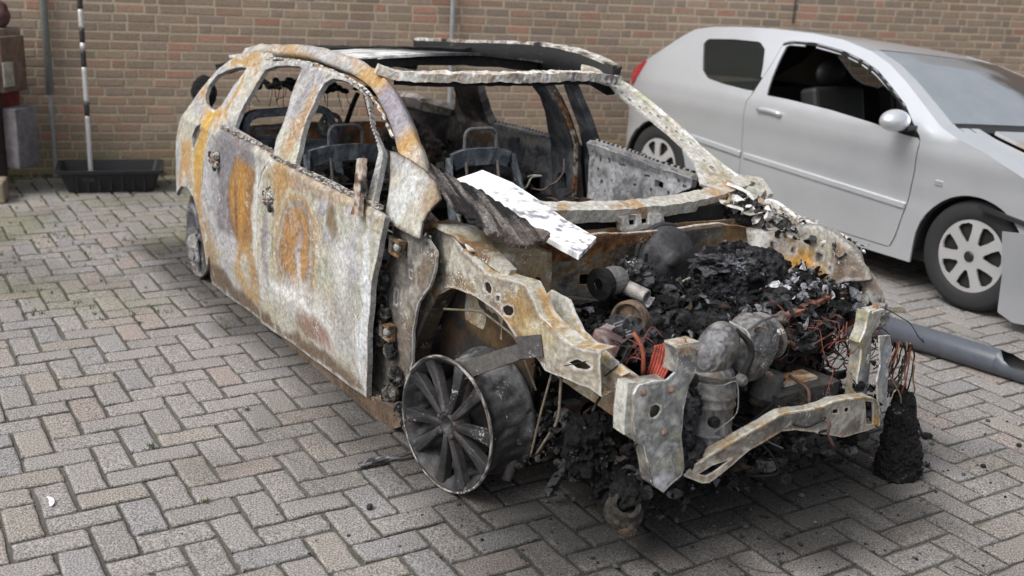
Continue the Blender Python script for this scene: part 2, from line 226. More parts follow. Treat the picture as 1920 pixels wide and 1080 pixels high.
    def lathe(s,prof,o,ax,col_,k=48):
        # prof: list (r, a along axis)
        ax=np.array(ax,float);ax/=np.linalg.norm(ax); u=np.cross(ax,[0,0,1.] if abs(ax[2])<.9 else [1.,0,0]);u/=np.linalg.norm(u);v=np.cross(ax,u)
        V=[];m=len(prof)
        for (r,a) in prof:
            for j in range(k):
                th=2*math.pi*j/k; V.append(np.array(o)+ax*a+(u*math.cos(th)+v*math.sin(th))*r)
        F=[(i*k+j,i*k+(j+1)%k,(i+1)*k+(j+1)%k,(i+1)*k+j) for i in range(m-1) for j in range(k)]
        V=np.array(V); return s.add(V,F,col_(V) if callable(col_) else col_)
    def flake(s,c,size,col_,seed=0,curl=.5,n=4):
        r=random.Random(seed); g=np.linspace(-1,1,n); X,Y=np.meshgrid(g,g,indexing='ij'); w_=r.uniform(.35,1)
        P=np.stack([X.ravel()*size,Y.ravel()*size*w_,(X.ravel()**2*r.uniform(-1,1)+X.ravel()*Y.ravel()*r.uniform(-1,1)+.5*Y.ravel()**2*r.uniform(-1,1))*size*curl],-1)
        P[:,:2]*=(1-.25*(X.ravel()**2*Y.ravel()**2))[:,None]; P=P+v3(P/size*.6+seed,1.5,seed,2)*size*.9
        q=Vector((r.gauss(0,1),r.gauss(0,1),r.gauss(0,1)+.6)).normalized().to_track_quat('Z','Y').to_matrix()@Matrix.Rotation(r.uniform(0,6.3),3,'Z')
        V=P@np.array(q).T+np.array(c); F=[(i*n+j,i*n+n+j,i*n+n+j+1,i*n+j+1) for i in range(n-1) for j in range(n-1)]
        return s.add(V,F,col_)
    def lump(s,c,r,col_,seed=0,amp=.3,fr=6,sub=3,ridge=True):
        V,F=ICO[sub]; D_=V*1.0; P=D_*np.array(r)
        q=fbm(P+np.array(c)*1.7+seed*3.3,fr/max(.05,np.mean(r))*.25,5,seed,.6)
        if ridge: q=1-abs(2*q-1)*1.6
        q2=fbm(P+seed,fr*6,3,seed+5)
        V2=np.array(c)+P*(1+amp*(q-.5)*1.6+amp*.5*(q2-.5))[:,None]
        return s.add(V2,F,col_(V2) if callable(col_) else col_)
def _ico(n):
    import bmesh
    bm=bmesh.new(); bmesh.ops.create_icosphere(bm,subdivisions=n,radius=1); V=np.array([v.co[:] for v in bm.verts]);F=[tuple(v.index for v in f.verts) for f in bm.faces];bm.free();return V,F
ICO={k:_ico(k) for k in (2,3,4,5)}
# ---------------------------------------------------------------- sheets: an outline with holes, laid on a curved surface
def pip(P,poly):
    x,y=P[:,0],P[:,1];r=np.zeros(len(P),bool);n=len(poly)
    for i in range(n):
        x1,y1=poly[i];x2,y2=poly[(i+1)%n]
        if y1==y2: continue
        c=((y1>y)!=(y2>y))&(x<(x2-x1)*(y-y1)/(y2-y1)+x1); r^=c
    return r
def jagp(poly,j,seed,step=.02):
    out=[];n=len(poly)
    for i in range(n):
        a=np.array(poly[i]);b=np.array(poly[(i+1)%n]);k=max(1,int(np.linalg.norm(b-a)/step))
        for t in range(k): out.append(a+(b-a)*t/k)
    out=np.array(out);P=np.c_[out,np.zeros(len(out))]
    return out+ (v3(P,25,seed,3)[:,:2])*2*j
def nearest(P,poly):
    poly=np.array(poly);A=poly;B=np.roll(poly,-1,0);best=np.full(len(P),1e9);Q=P.copy()
    for a,b in zip(A,B):
        d=b-a;L=d@d
        if L<1e-12: continue
        t=np.clip(((P-a)@d)/L,0,1);q=a+t[:,None]*d;dd=((P-q)**2).sum(1);m=dd<best
        best[m]=dd[m];Q[m]=q[m]
    return Q,np.sqrt(best)
def sheet(name,outline,holes,mapf,colf,mats,parent,res=.012,thick=.004,jag=0,seed=0,smooth=True,dent=0,label=None,flip=False,edge=None):
    polys=[outline]+list(holes)
    if jag: polys=[jagp(p,jag,seed+i) for i,p in enumerate(polys)]
    polys=[np.array(p,float) for p in polys]
    mn=polys[0].min(0)-res;mx=polys[0].max(0)+res
    nx,ny=[int(math.ceil((mx[k]-mn[k])/res)) for k in (0,1)]
    gx=mn[0]+res*np.arange(nx+1);gy=mn[1]+res*np.arange(ny+1)
    cx,cy=np.meshgrid(gx[:-1]+res/2,gy[:-1]+res/2,indexing='ij');C=np.stack([cx.ravel(),cy.ravel()],-1)
    ins=pip(C,polys[0])
    for h in polys[1:]: ins&=~pip(C,h)
    ins=ins.reshape(nx,ny)
    cnt=np.zeros((nx+1,ny+1),int)
    for a in (0,1):
        for b in (0,1): cnt[a:nx+a,b:ny+b]+=ins
    used=cnt>0;bd=used&(cnt<4)
    X,Y=np.meshgrid(gx,gy,indexing='ij');P=np.stack([X,Y],-1)
    pb=P[bd];bq=None;bdist=np.full(len(pb),1e9);Q=pb.copy()
    for pl_ in polys:
        q,dd=nearest(pb,pl_);m=dd<bdist;Q[m]=q[m];bdist[m]=dd[m]
    mm=bdist<res*1.3;Q[~mm]=pb[~mm];P[bd]=Q
    ids=np.full((nx+1,ny+1),-1);ids[used]=np.arange(used.sum());UV=P[used]
    F=[]
    I,J=np.nonzero(ins)
    for i,j in zip(I,J):
        f=(ids[i,j],ids[i+1,j],ids[i+1,j+1],ids[i,j+1]);F.append(f[::-1] if flip else f)
    V=mapf(UV[:,0],UV[:,1]); V0=V
    if dent: V=V+v3(V,5,seed+7)*dent+v3(V,22,seed+9)*dent*.25
    cc=colf(V0) if callable(colf) else np.tile(colf,(len(V),1))
    if edge:
        ed=np.full(len(UV),1e9)
        for pl_ in polys: ed=np.minimum(ed,nearest(UV,pl_)[1])
        for ec,ew,es in edge:
            q=fbm(V,38,3,seed+61); cc=mixc(cc,ec,(1-sm(ed/ew+1.6*(q-.5),.3,1.0))*es)
    return mk(name,V,F,cc,mats,parent,smooth=smooth,thick=thick,label=label)
# ---------------------------------------------------------------- colour painting
def C3(*a): return np.array(a,float)
ASH=C3(.60,.59,.57);PALE=C3(.405,.39,.34);BEIGE=C3(.34,.305,.225);OCHRE=C3(.34,.205,.075);RUST=C3(.26,.10,.03);DRUST=C3(.12,.05,.022)
PURP=C3(.165,.158,.172);STEEL=C3(.055,.06,.07);DARK=C3(.03,.03,.032);SOOT=C3(.007,.007,.0075);LILAC=C3(.34,.34,.355);WHITE=C3(.72,.72,.70);BROWN=C3(.15,.10,.065)
def mixc(c,d,f): f=np.clip(f,0,1)[:,None]; return c*(1-f)+np.asarray(d)*f
def sm(x,a,b): t=np.clip((x-a)/(b-a),0,1); return t*t*(3-2*t)
def mottled(cols,scale=6,seed=0,sharp=.08):
    """patches of the given colours in turn, as a fire leaves on bare steel"""
    def f(V):
        W=V+v3(V,scale*1.2,seed+50)*.12
        q=fbm(W,scale,4,seed); lo,hi=np.quantile(q,.03),np.quantile(q,.97); q=(q-lo)/(hi-lo+1e-9)
        n=len(cols);c=np.tile(cols[0],(len(V),1))
        for i in range(1,n): c=mixc(c,cols[i],sm(q,i/n-sharp,i/n+sharp))
        return c*(.8+.4*fbm(V,40,3,seed+3))[:,None]
    return f
def paint(base,blobs,warp=.10,wsc=4,seed=0,ax=(0,2),fine=.5,contour=0):
    """blobs: (cu,cv,ru,rv,angle_deg,colour,soft,strength); soft edge measured in the blob's own radius"""
    def f(V):
        W=V+v3(V,wsc,seed+20)*warp*2+v3(V,wsc*5,seed+30,2)*warp*.4
        c=base(V) if callable(base) else np.tile(base,(len(V),1))
        u,v=W[:,ax[0]],W[:,ax[1]]
        for cu,cv,ru,rv,an,cc,so,st in blobs:
            a=R_(an);du,dv=u-cu,v-cv;x=(du*math.cos(a)+dv*math.sin(a))/ru;y=(-du*math.sin(a)+dv*math.cos(a))/rv
            d=np.sqrt(x*x+y*y); m=1-sm(d,1-so,1+so); c=mixc(c,cc,m*st)
        if contour:
            h=fbm(V+v3(V,6,seed+2)*.05,2.6,3,seed+41); k=h*16; fr=k-np.floor(k); on=sm(fbm(V,5,3,seed+44),.42,.58)*contour
            c=mixc(c,np.array([.10,.065,.04]),(1-sm(abs(fr-.5),.03,.11))*on*.6); c=mixc(c,np.array([.52,.50,.46]),(1-sm(abs(fr-.72),.03,.12))*on*.4)
        q=fbm(V,30,4,seed+9); c=c*(1-fine*.5+fine*q)[:,None]
        return c
    return f
def flange(name,parent,P,vec,col_,mat,jit=.002,seed=0,k=4,step=.01):
    P=np.array(P,float); L=np.r_[0,np.cumsum(np.linalg.norm(np.diff(P,axis=0),axis=1))]; m_=max(3,int(L[-1]/step)); t=np.linspace(0,L[-1],m_)
    p=np.stack([np.interp(t,L,P[:,q]) for q in range(3)],-1); V=np.concatenate([p+np.array(vec)*j/(k-1) for j in range(k)]); V=V+v3(V,25,seed)*jit*2
    F=[(j*m_+i,j*m_+i+1,(j+1)*m_+i+1,(j+1)*m_+i) for j in range(k-1) for i in range(m_-1)]
    return mk(name,V,F,col_(V) if callable(col_) else col_,[mat],parent,smooth=True,thick=.003)
# ---------------------------------------------------------------- materials
def nodes(name):
    m=bpy.data.materials.new(name);m.use_nodes=True;t=m.node_tree;b=t.nodes["Principled BSDF"];return m,t,b
def N_(t,k,**kw):
    n=t.nodes.new(k)
    for a,v in kw.items(): setattr(n,a,v)
    return n
def surf(name,rough=.8,metal=0,ash=.25,ashc=(.6,.6,.58),dark=.35,scale=60,bump=.5,bdist=.004,base=None,spec=.3,coat=0,ashs=150,mott=0):
    m,t,b=nodes(name);L=t.links.new
    tc=N_(t,"ShaderNodeTexCoord")
    if base is None:
        at=N_(t,"ShaderNodeAttribute");at.attribute_name="Col";c0=at.outputs["Color"]
    else:
        rg=N_(t,"ShaderNodeRGB");rg.outputs[0].default_value=(*base,1);c0=rg.outputs[0]
    n1=N_(t,"ShaderNodeTexNoise");n1.inputs["Scale"].default_value=scale;n1.inputs["Detail"].default_value=6;n1.inputs["Roughness"].default_value=.65
    L(tc.outputs["Object"],n1.inputs["Vector"])
    mr=N_(t,"ShaderNodeMapRange");mr.inputs[1].default_value=.3;mr.inputs[2].default_value=.7;mr.inputs[3].default_value=1-dark;mr.inputs[4].default_value=1+dark
    L(n1.outputs[0],mr.inputs[0])
    vm=N_(t,"ShaderNodeVectorMath",operation='MULTIPLY');L(c0,vm.inputs[0]);L(mr.outputs[0],vm.inputs[1])
    c=vm.outputs[0]
    if mott:
        for off,sc_n,thr,colr,stg in ((1.3,13,.585,(.21,.11,.045),.75),(7.7,10,.60,(.10,.092,.10),.75),(13.1,24,.60,(.50,.49,.46),.7),(3.9,32,.62,(.045,.04,.038),.75)):
            mp_=N_(t,"ShaderNodeMapping");mp_.inputs["Location"].default_value=(off,off*.7,off*1.9);L(tc.outputs["Object"],mp_.inputs["Vector"])
            nn=N_(t,"ShaderNodeTexNoise");nn.inputs["Scale"].default_value=sc_n;nn.inputs["Detail"].default_value=8;nn.inputs["Roughness"].default_value=.68;nn.inputs["Distortion"].default_value=1.2;L(mp_.outputs[0],nn.inputs["Vector"])
            mm_=N_(t,"ShaderNodeMapRange");mm_.inputs[1].default_value=thr;mm_.inputs[2].default_value=thr+.05;mm_.inputs[3].default_value=0;mm_.inputs[4].default_value=stg*mott;L(nn.outputs[0],mm_.inputs[0])
            mx_=N_(t,"ShaderNodeMix",data_type='RGBA');L(mm_.outputs[0],mx_.inputs[0]);L(c,mx_.inputs[6]);mx_.inputs[7].default_value=(*colr,1);c=mx_.outputs[2]
    if ash>0:
        n2=N_(t,"ShaderNodeTexNoise");n2.inputs["Scale"].default_value=ashs;n2.inputs["Detail"].default_value=4;n2.inputs["Roughness"].default_value=.7
        L(tc.outputs["Object"],n2.inputs["Vector"])
        n3=N_(t,"ShaderNodeTexNoise");n3.inputs["Scale"].default_value=9;n3.inputs["Detail"].default_value=3;L(tc.outputs["Object"],n3.inputs["Vector"])
        ad=N_(t,"ShaderNodeMath",operation='ADD');L(n2.outputs[0],ad.inputs[0]);L(n3.outputs[0],ad.inputs[1])
        m2=N_(t,"ShaderNodeMapRange");m2.inputs[1].default_value=1.30-ash*.5;m2.inputs[2].default_value=1.36-ash*.5;L(ad.outputs[0],m2.inputs[0])
        mx=N_(t,"ShaderNodeMix",data_type='RGBA');L(m2.outputs[0],mx.inputs[0]);L(c,mx.inputs[6]);mx.inputs[7].default_value=(*ashc,1);c=mx.outputs[2]
    L(c,b.inputs["Base Color"])
    b.inputs["Roughness"].default_value=rough;b.inputs["Metallic"].default_value=metal;b.inputs["Specular IOR Level"].default_value=spec
    if coat: b.inputs["Coat Weight"].default_value=coat; b.inputs["Coat Roughness"].default_value=.05
    if bump:
        bp=N_(t,"ShaderNodeBump");bp.inputs["Strength"].default_value=bump;bp.inputs["Distance"].default_value=bdist
        L(n1.outputs[0],bp.inputs["Height"]);L(bp.outputs[0],b.inputs["Normal"])
    return m
M_={}
M_['burnt']=surf("burnt_steel",ash=.19,dark=.42,scale=55,mott=.42,bump=.8,bdist=.006,ashs=120)
M_['burnt_dark']=surf("sooty_steel",ash=.06,dark=.4,scale=60,rough=.7,spec=.35)
M_['soot']=surf("soot",base=(.014,.014,.015),ash=0,dark=.5,scale=50,rough=.85)
M_['soot_in']=surf("sooty_inside",base=(.03,.028,.027),ash=.05,dark=.5,scale=40,rough=.85)
M_['burnt_grey']=surf('grey_burnt_steel',ash=.2,dark=.45,scale=45,mott=.35,bump=.6,bdist=.004)
M_['char']=surf("char",ash=.13,ashc=(.20,.21,.24),dark=.8,scale=65,bump=1,bdist=.02,rough=.5,spec=.22,ashs=110)
M_['alu']=surf("oxidised_aluminium",ash=.08,dark=.42,scale=38,rough=.6,metal=.3,bump=.9,bdist=.006,spec=.4)
M_['wire']=surf("wire",ash=0,dark=.3,rough=.6,bump=0)
M_['rim']=surf("burnt_alloy",ash=.16,ashc=(.45,.45,.47),dark=.4,scale=70,rough=.55,metal=.2,bump=.6,ashs=110)
M_['ashboard']=surf("ash_white_board",ash=-.3,dark=.12,scale=50,rough=.9,bump=.5)
# ================================================================ THE BURNT-OUT ESTATE CAR (x forward, y to its left, z up; metres)
OW=Vector((0.5297,3.7420,0)); HW=-0.97394
D['front_door']=[(x+(.010 if x<-1.5 and z<.84 else 0),z) for x,z in D['front_door']]
D['rear_door']=[(x+(.012 if x<-2.37 else 0),z) for x,z in D['rear_door']]
W=empty('burnt_out_car','burnt-out rusty estate car shell with bare engine bay and no glass or tyres','car',OW,HW)
S=[M_['burnt'],M_['soot_in']]
R2=lambda n:R_(n)
def mR(x,z): return np.stack([x,YR(x,z),z],-1)
def mRo(off): return lambda x,z: np.stack([x,YR(x,z)+off,z],-1)
def mL(x,z): return np.stack([x,YL(x,z),z],-1)
def plane_y(y): return lambda x,z: np.stack([x,np.full_like(x,y),z],-1)
def plane_x(xx): return lambda y,z: np.stack([np.full_like(y,xx),y,z],-1)
# ---- rear door
rd_base=mottled([PALE,LILAC,BEIGE,PALE],5,3)
rd=paint(rd_base,[(-2.28,.60,.24,.34,0,LILAC,.25,.8),(-2.13,.60,.20,.32,8,PURP,.25,.95),(-2.28,.55,.07,.28,0,LILAC*.9,.3,.7),(-1.93,.58,.165,.265,5,C3(.10,.06,.04),.12,.7),(-1.93,.58,.15,.25,5,C3(.25,.135,.05),.15,.95),(-1.96,.60,.09,.18,5,C3(.36,.185,.045),.3,.9),(-1.99,.50,.02,.14,6,C3(.12,.07,.05),.5,.8),
 (-2.02,.80,.30,.05,0,PURP,.4,.9),(-2.10,.30,.16,.07,25,C3(.42,.41,.42),.3,.9),(-1.90,.24,.13,.16,0,OCHRE,.35,.8),(-1.90,.25,.05,.08,0,PALE,.4,.8),(-2.42,.2,.09,.2,0,OCHRE*.8,.4,.7),
 (-2.1,.04,.6,.06,0,BROWN*.7,.4,.9),(-1.76,.55,.035,.25,0,WHITE*.75,.5,.7),(-1.9,1.2,.4,.06,0,PURP*1.1,.4,.8),(-2.23,1.0,.06,.2,-20,PALE,.4,.8),(-1.62,1.05,.05,.2,0,LILAC,.4,.7),(-1.65,.93,.05,.08,0,OCHRE,.4,.7)],.10,4,4,contour=.6)
door_r=sheet('rear_door',D['rear_door'],[D['rear_window']],mRo(-.006),rd,S,W,.010,.02,.002,1,dent=.012,edge=[(ASH,.014,.7),(DARK,.006,.5)])
def shrink(poly,k):
    p=np.array(poly);c=p.mean(0);return c+(p-c)*k
# ---- front door
def fd_base(V):
    return mottled([PALE,BEIGE*1.1,C3(.33,.33,.27),PALE,LILAC],4,8)(V)
OV=(-1.25,.515)
fd=paint(fd_base,[(-1.15,.80,.55,.05,2,OCHRE*.9,.5,.55),(-1.45,.72,.12,.12,0,OCHRE,.4,.8),(OV[0],OV[1],.265,.26,-10,C3(.22,.18,.12),.06,.7),(OV[0],OV[1],.252,.25,-10,C3(.42,.38,.29),.06,.9),(OV[0],OV[1],.225,.228,-10,OCHRE*.95,.07,.9),(OV[0],OV[1],.20,.21,-10,C3(.19,.16,.13),.06,.8),(OV[0],OV[1],.187,.20,-10,C3(.33,.31,.28),.08,.85),
 (OV[0],OV[1],.16,.185,-10,C3(.13,.08,.05),.08,.8),(OV[0],OV[1],.150,.175,-10,C3(.30,.165,.065),.1,.95),(OV[0]+.01,OV[1]-.02,.09,.13,-10,C3(.34,.19,.07),.4,.9),(OV[0]+.03,OV[1],.03,.09,0,PURP*1.6,.6,.7),
 (-1.2,.28,.55,.10,-3,C3(.46,.455,.44),.4,.75),(-1.27,.30,.32,.030,-6,WHITE*.9,.4,.9),(-1.13,.215,.12,.06,10,DRUST*1.4,.5,.75),(-1.02,.20,.07,.05,0,C3(.30,.2,.17),.5,.8),(-.93,.69,.055,.07,20,C3(.14,.09,.03),.35,.85),(-1.62,.47,.05,.16,0,PURP*1.3,.4,.85),
 (-1.56,.66,.06,.06,0,PALE*1.1,.4,.8),(-1.3,.07,.8,.05,2,BROWN*.8,.4,.9),(-.62,.45,.05,.33,-4,C3(.55,.57,.60),.4,.85),(-.8,.45,.10,.25,0,C3(.30,.30,.31),.6,.5),
 (-1.62,1.15,.06,.25,0,PURP*1.3,.4,.7),(-1.5,1.0,.06,.16,0,C3(.30,.18,.08),.4,.85),(-1.2,1.21,.3,.02,0,PURP,.5,.6),(-.8,1.07,.2,.03,-25,C3(.26,.20,.16),.5,.7),(-1.19,.42,.02,.10,12,WHITE*.8,.8,.7),(-.85,.56,.05,.10,15,WHITE*.85,.9,.6)],.09,4,6,contour=.6)
door_f=sheet('front_door',D['front_door'],[D['front_window']],mRo(-.012),fd,S,W,.0095,.022,.002,2,dent=.010,edge=[(ASH,.016,.7),(DARK,.006,.5)])
for par,(x,z),nm in ((door_f,(-1.555,.665),'handle'),(door_r,(-2.28,.705),'handle')):
    y=float(YR(x,z))-.018
    m=MB();c=mottled([PALE,DARK,ASH,DARK,RUST],30,5)
    for i in range(9):
        a=random.Random(i+int(x*10)).uniform(0,6.28)
        m.lump((x+.045*math.cos(a)*(i%3)/2,y,z+.035*math.sin(a)*(i%3)/2),(.018,.014,.016),c,i+3,.6,6,3)
    m.build(nm,[M_['burnt']],par,smooth=False)
    for dx,dz,r in ((.03,-.035,.016),(-.03,.02,.014),(.0,.0,.012)):
        m=MB(); m.lathe([(0,-.006),(r,-.006),(r*1.2,.002)],(x+dx,y-.010,z+dz),(0,1,0),SOOT,10); m.build('lock_hole',[M_['soot']],par)
# window seals, a ragged beaded line along the belt
m=MB(); c=mottled([DARK,ASH*.8,BROWN,DARK],40,9)
P=[(x,float(YR(x,.866))-.012,.866+.004*math.sin(x*70)) for x in np.linspace(-2.28,-1.60,40)]
m.beam(P,.014,.012,(0,0,1),c,.008,3,.012,60); m.build('window_seal',[M_['burnt']],door_r)
m=MB(); P=[(x,float(YR(x,.852))-.018,.852+.004*math.sin(x*80)) for x in np.linspace(-1.57,-.55,60)]
m.beam(P,.016,.014,(0,0,1),c,.010,4,.012,60); m.build('window_seal',[M_['burnt']],door_f)
# ---- quarter panel
qb=paint(mottled([C3(.36,.36,.31),PALE,OCHRE*1.1,PALE,LILAC],4,11),[(-2.53,.72,.09,.30,-8,C3(.45,.27,.055),.35,.9),(-2.56,.35,.06,.25,0,OCHRE*1.1,.4,.85),(-2.76,.62,.09,.14,0,OCHRE*1.2,.4,.8),(-2.80,.80,.13,.10,0,C3(.38,.39,.34),.35,.85),(-2.7,.9,.12,.05,0,LILAC*.9,.4,.8),(-2.8,.47,.06,.06,0,C3(.4,.38,.38),.4,.8),(-2.35,1.17,.12,.05,0,OCHRE,.4,.7)],.06,5,12,contour=.6)
sheet('quarter_panel',D['quarter'],[D['quarter_window'],D['fuel_slit']],mR,qb,S,W,.010,.02,.002,3,dent=.008,edge=[(ASH,.016,.7),(DARK,.008,.5)])
# ---- sill
sheet('sill',D['sill'],[],lambda x,z:np.stack([x,YR(x,z)+.006+.0*x,z],-1),mottled([C3(.10,.07,.05),BROWN,C3(.17,.13,.10),DARK],7,14),S,W,.014,.05,.002,4)
# ---- right roof rail and windscreen pillar
rc=np.array(D['rail_c']+[(-.55,-.745,.985),(-.52,-.755,.95)]); n=len(rc)
ww=np.interp(np.arange(n),[0,2,6,9,11,13,15],[.045,.05,.065,.066,.068,.085,.11])
cr=paint(mottled([PALE,LILAC,OCHRE,PALE,C3(.3,.28,.25)],6,17),[(-.84,1.15,.16,.10,-30,C3(.22,.20,.24),.4,.85),(-1.12,1.22,.12,.06,0,OCHRE*1.15,.4,.85),(-.64,1.05,.07,.05,0,OCHRE*1.2,.5,.85),(-1.6,1.26,.3,.05,0,LILAC,.5,.7),(-1.9,1.24,.35,.02,0,OCHRE,.5,.7)],.04,6,18)
m=MB(); m.beam(rc+np.array([0,.030,0]),ww,.045,np.array([0,-.75,.66]),cr,.010,5,.014,12); m.build('roof_rail',S[:1],W,smooth=True)
# spot-weld flange between rail and doors
m=MB(); m.beam(rc[2:12]+np.array([0,-.012,-.035]),.012,.02,(0,-.8,.6),mottled([DARK,OCHRE*.8,ASH,DARK],30,6),.008,6,.012,50); m.build('door_flange',[M_['burnt']],W)
# ---- roof: sagging rear panel, charred header
def roofz(x,y): return 1.275+.072*(x+1.62)*(x>-2.6)+np.where(x<=-2.6,-.0706+.12*(x+2.6),0)-.04*(np.abs(y)/.56)**2
m_rt=lambda x,y: np.stack([x,y,roofz(x,y)],-1)
sheet('roof_panel',[(-3.05,-.52),(-1.70,-.58),(-1.66,-.35),(-1.60,0),(-1.64,.3),(-1.62,.58),(-3.05,.52)],[],m_rt,lambda V:mixc(mottled([WHITE*.9,C3(.3,.3,.3),WHITE,C3(.5,.48,.45)],5,22)(V),mottled([DARK,STEEL*1.5,DARK,C3(.2,.2,.2)],5,23)(V),sm(V[:,1]+.25*(fbm(V,5,3,2)-.5),-.12,-.02)),S,W,.03,.012,.006,7,dent=.012)
m=MB(); m.beam([(-1.68,y,roofz(-1.68,y)-.03) for y in np.linspace(-.56,.56,9)],.05,.05,(0,0,1),SOOT,.012,8,.03)
m.beam([(-2.35,y,1.19) for y in np.linspace(-.58,.58,9)],.10,.08,(0,0,1),SOOT,.03,9,.03); m.build('roof_bow',[M_['soot']],W)
hc=np.array(D['header_c']); 
m=MB(); m.beam(hc,.085,.036,(0,0,1),mottled([WHITE*.9,C3(.5,.42,.36),PALE*1.3,C3(.4,.33,.27),WHITE,C3(.2,.17,.17)],14,24,.05),.018,9,.010,30); hd_=m.build('roof_header',[M_['burnt']],W)
m=MB(); m.beam(hc[1:-1]+np.array([-.02,0,-.026]),.07,.02,(0,0,1),SOOT,.018,10,.014,30); m.build('header_lining',[M_['soot']],hd_)
# hanging charred lining seen through right windows
m=MB()
for i in range(60):
    r=random.Random(i); t_=r.random(); m.lump((-2.85+.85*t_,-.52+.42*t_+r.uniform(-.02,.02),.985+.06*t_+r.uniform(-.012,.03)),(.03*r.uniform(.5,1.3),.02,.018*r.uniform(.5,1.3)),SOOT,i,.6,6,3,False)
for i in range(26):
    r=random.Random(i+50); t_=r.random(); a=np.array([-2.85+.85*t_,-.52+.42*t_,.99+.06*t_]); m.tube([a,a+[r.gauss(0,.01),r.gauss(0,.01),-.04*r.random()-.02],a+[r.gauss(0,.02),r.gauss(0,.02),-.12*r.random()-.03]],.002,SOOT,4,0,0,.02)
m.build('charred_lining',[M_['char']],W); m=MB(); m.beam([(-2.6,.04,.96),(-2.6,.01,.90),(-2.62,-.02,.79)],.02,.02,(0,1,0),SOOT,.004,4)
m.build('hanging_strut',[M_['char']],W)
# ---- left side, seen from the inside
DK=mottled([SOOT,DARK,STEEL,DARK,SOOT],8,31)
SI=[M_['burnt_dark'],M_['burnt']]
lr=np.array(D['left_rail_c']); m=MB(); m.beam(lr+np.array([0,.01,-.02]),.05,.12,(0,0,1),SOOT*1.2,.010,11,.02)
lrb=m.build('roof_rail',[M_['burnt_dark']],W,smooth=True)
m=MB(); m.beam(lr+np.array([0,.02,.045]),.06,.018,(0,0,1),mottled([PALE,WHITE*.8,C3(.3,.25,.2),DARK],14,33),.010,12,.014,30); m.build('roof_edge',[M_['burnt']],lrb)
mlp=lambda x,y: np.stack([x,y,1.21-.544*(x+1.13)],-1)
hl=[[(x+r*math.cos(a)*1.3,y+r*math.sin(a)) for a in np.linspace(0,6.283,7)[:-1]] for (x,y),r in zip(D['left_pillar_holes'],[.009,.008,.012,.009,.011,.010,.013,.009,.011,.009,.010,.009,.018])]
lpo=sheet('windscreen_pillar',D['left_pillar_xy'],hl,mlp,mottled([PALE*1.05,C3(.50,.49,.45),PALE,C3(.42,.37,.28),BEIGE],8,35),[M_['burnt'],M_['soot_in']],W,.006,.010,.002,8,edge=[(ASH,.01,.6)])
m=MB(); m.beam(np.array(D['left_ridge_c']),[.028]*5+[.03]*4+[.035,.045,.05],.022,(0,.5,.86),mottled([WHITE*.85,PALE*1.2,C3(.42,.42,.32)],12,36),.005,13,.014,30); m.build('outer_ridge',[M_['burnt']],lpo,smooth=True)
def gri(seed): return mottled([C3(.14,.145,.15),C3(.27,.28,.29),C3(.40,.40,.42),C3(.20,.205,.215),C3(.48,.48,.50)],7,seed)
def rect(x,z,w,h): return [(x-w/2,z-h/2),(x+w/2,z-h/2),(x+w/2,z+h/2),(x-w/2,z+h/2)]
sheet('door_inner',D['left_door'],[rect(-1.37,.775,.02,.028),rect(-1.30,.78,.02,.035),rect(-1.39,.72,.02,.02),rect(-1.36,.66,.026,.026),rect(-1.2,.775,.05,.012),rect(-.93,.735,.06,.035),rect(-.86,.71,.02,.02),rect(-1.1,.70,.02,.015),rect(-1.42,.80,.014,.02),rect(-1.25,.73,.012,.012),rect(-1.02,.76,.05,.010),rect(-.80,.78,.016,.016),rect(-1.33,.62,.014,.014),rect(-1.15,.66,.012,.012),rect(-.98,.70,.014,.018),rect(-.76,.76,.03,.018),rect(-1.28,.69,.01,.014),rect(-.88,.775,.01,.01)],mL,gri(41),[M_['burnt_dark'],M_['soot_in']],W,.009,.03,.002,9,dent=.018,edge=[(LILAC,.03,.6)])
for k,(nm) in enumerate(('left_door_belt_c','left_rear_belt_c')):
    m=MB(); b=np.array(D[nm])+np.array([0,.02,.005]); m.beam(b,.04,.02,(0,0,1),mottled([PALE*.9,LILAC,C3(.2,.2,.2)],20,42+k),.010,15+k,.012,45)
    for i in range(46):
        t=i/45*(len(b)-1);j=min(int(t),len(b)-2);p=b[j]+(b[j+1]-b[j])*(t-j); m.box(p+[0,.02,.012],(.014,.008,.014),ASH*.8 if i%2 else DARK)
    m.build('window_rail',[M_['burnt']],W)
BL=mottled([C3(.035,.038,.045),C3(.07,.075,.085),C3(.045,.048,.055),C3(.05,.04,.035)],5,45)
lb=sheet('door_pillar',D['left_b'],[D['left_b_win'],rect(-1.70,.80,.012,.012),rect(-1.64,.80,.01,.01)],lambda x,z:mL(x,z)+np.array([0,-.03,0]),BL,SI,W,.012,.05,.001,10)
m=MB(); m.beam([(-1.60,.63,1.09),(-1.555,.69,.97),(-1.54,.75,.83),(-1.53,.75,.66),(-1.52,.75,.5)],.014,.02,(0,1,0),mottled([PALE,BROWN,DARK,RUST],25,46),.006,16,.012,60); m.build('pillar_seal',[M_['burnt']],lb)
sheet('door_frame',D['left_frame'],[],lambda x,z:mL(x,z)+np.array([0,.04,0]),mottled([C3(.03,.033,.04),C3(.08,.085,.095),C3(.03,.033,.04)],5,47),SI,W,.012,.04,.001,11)
sheet('rear_side_inner',D['left_rear_panel'],[D['left_rear_hole'],rect(-2.13,.74,.035,.03),rect(-1.93,.73,.015,.02),rect(-1.88,.735,.012,.02),rect(-1.95,.69,.012,.02)],mL,paint(mottled([STEEL*1.4,C3(.19,.19,.195),C3(.10,.10,.105),C3(.24,.235,.23),BROWN],7,48),[(-2.2,.77,.5,.03,0,C3(.36,.35,.33),.5,.8)],.03,6,49),SI,W,.013,.03,.001,12,dent=.02)
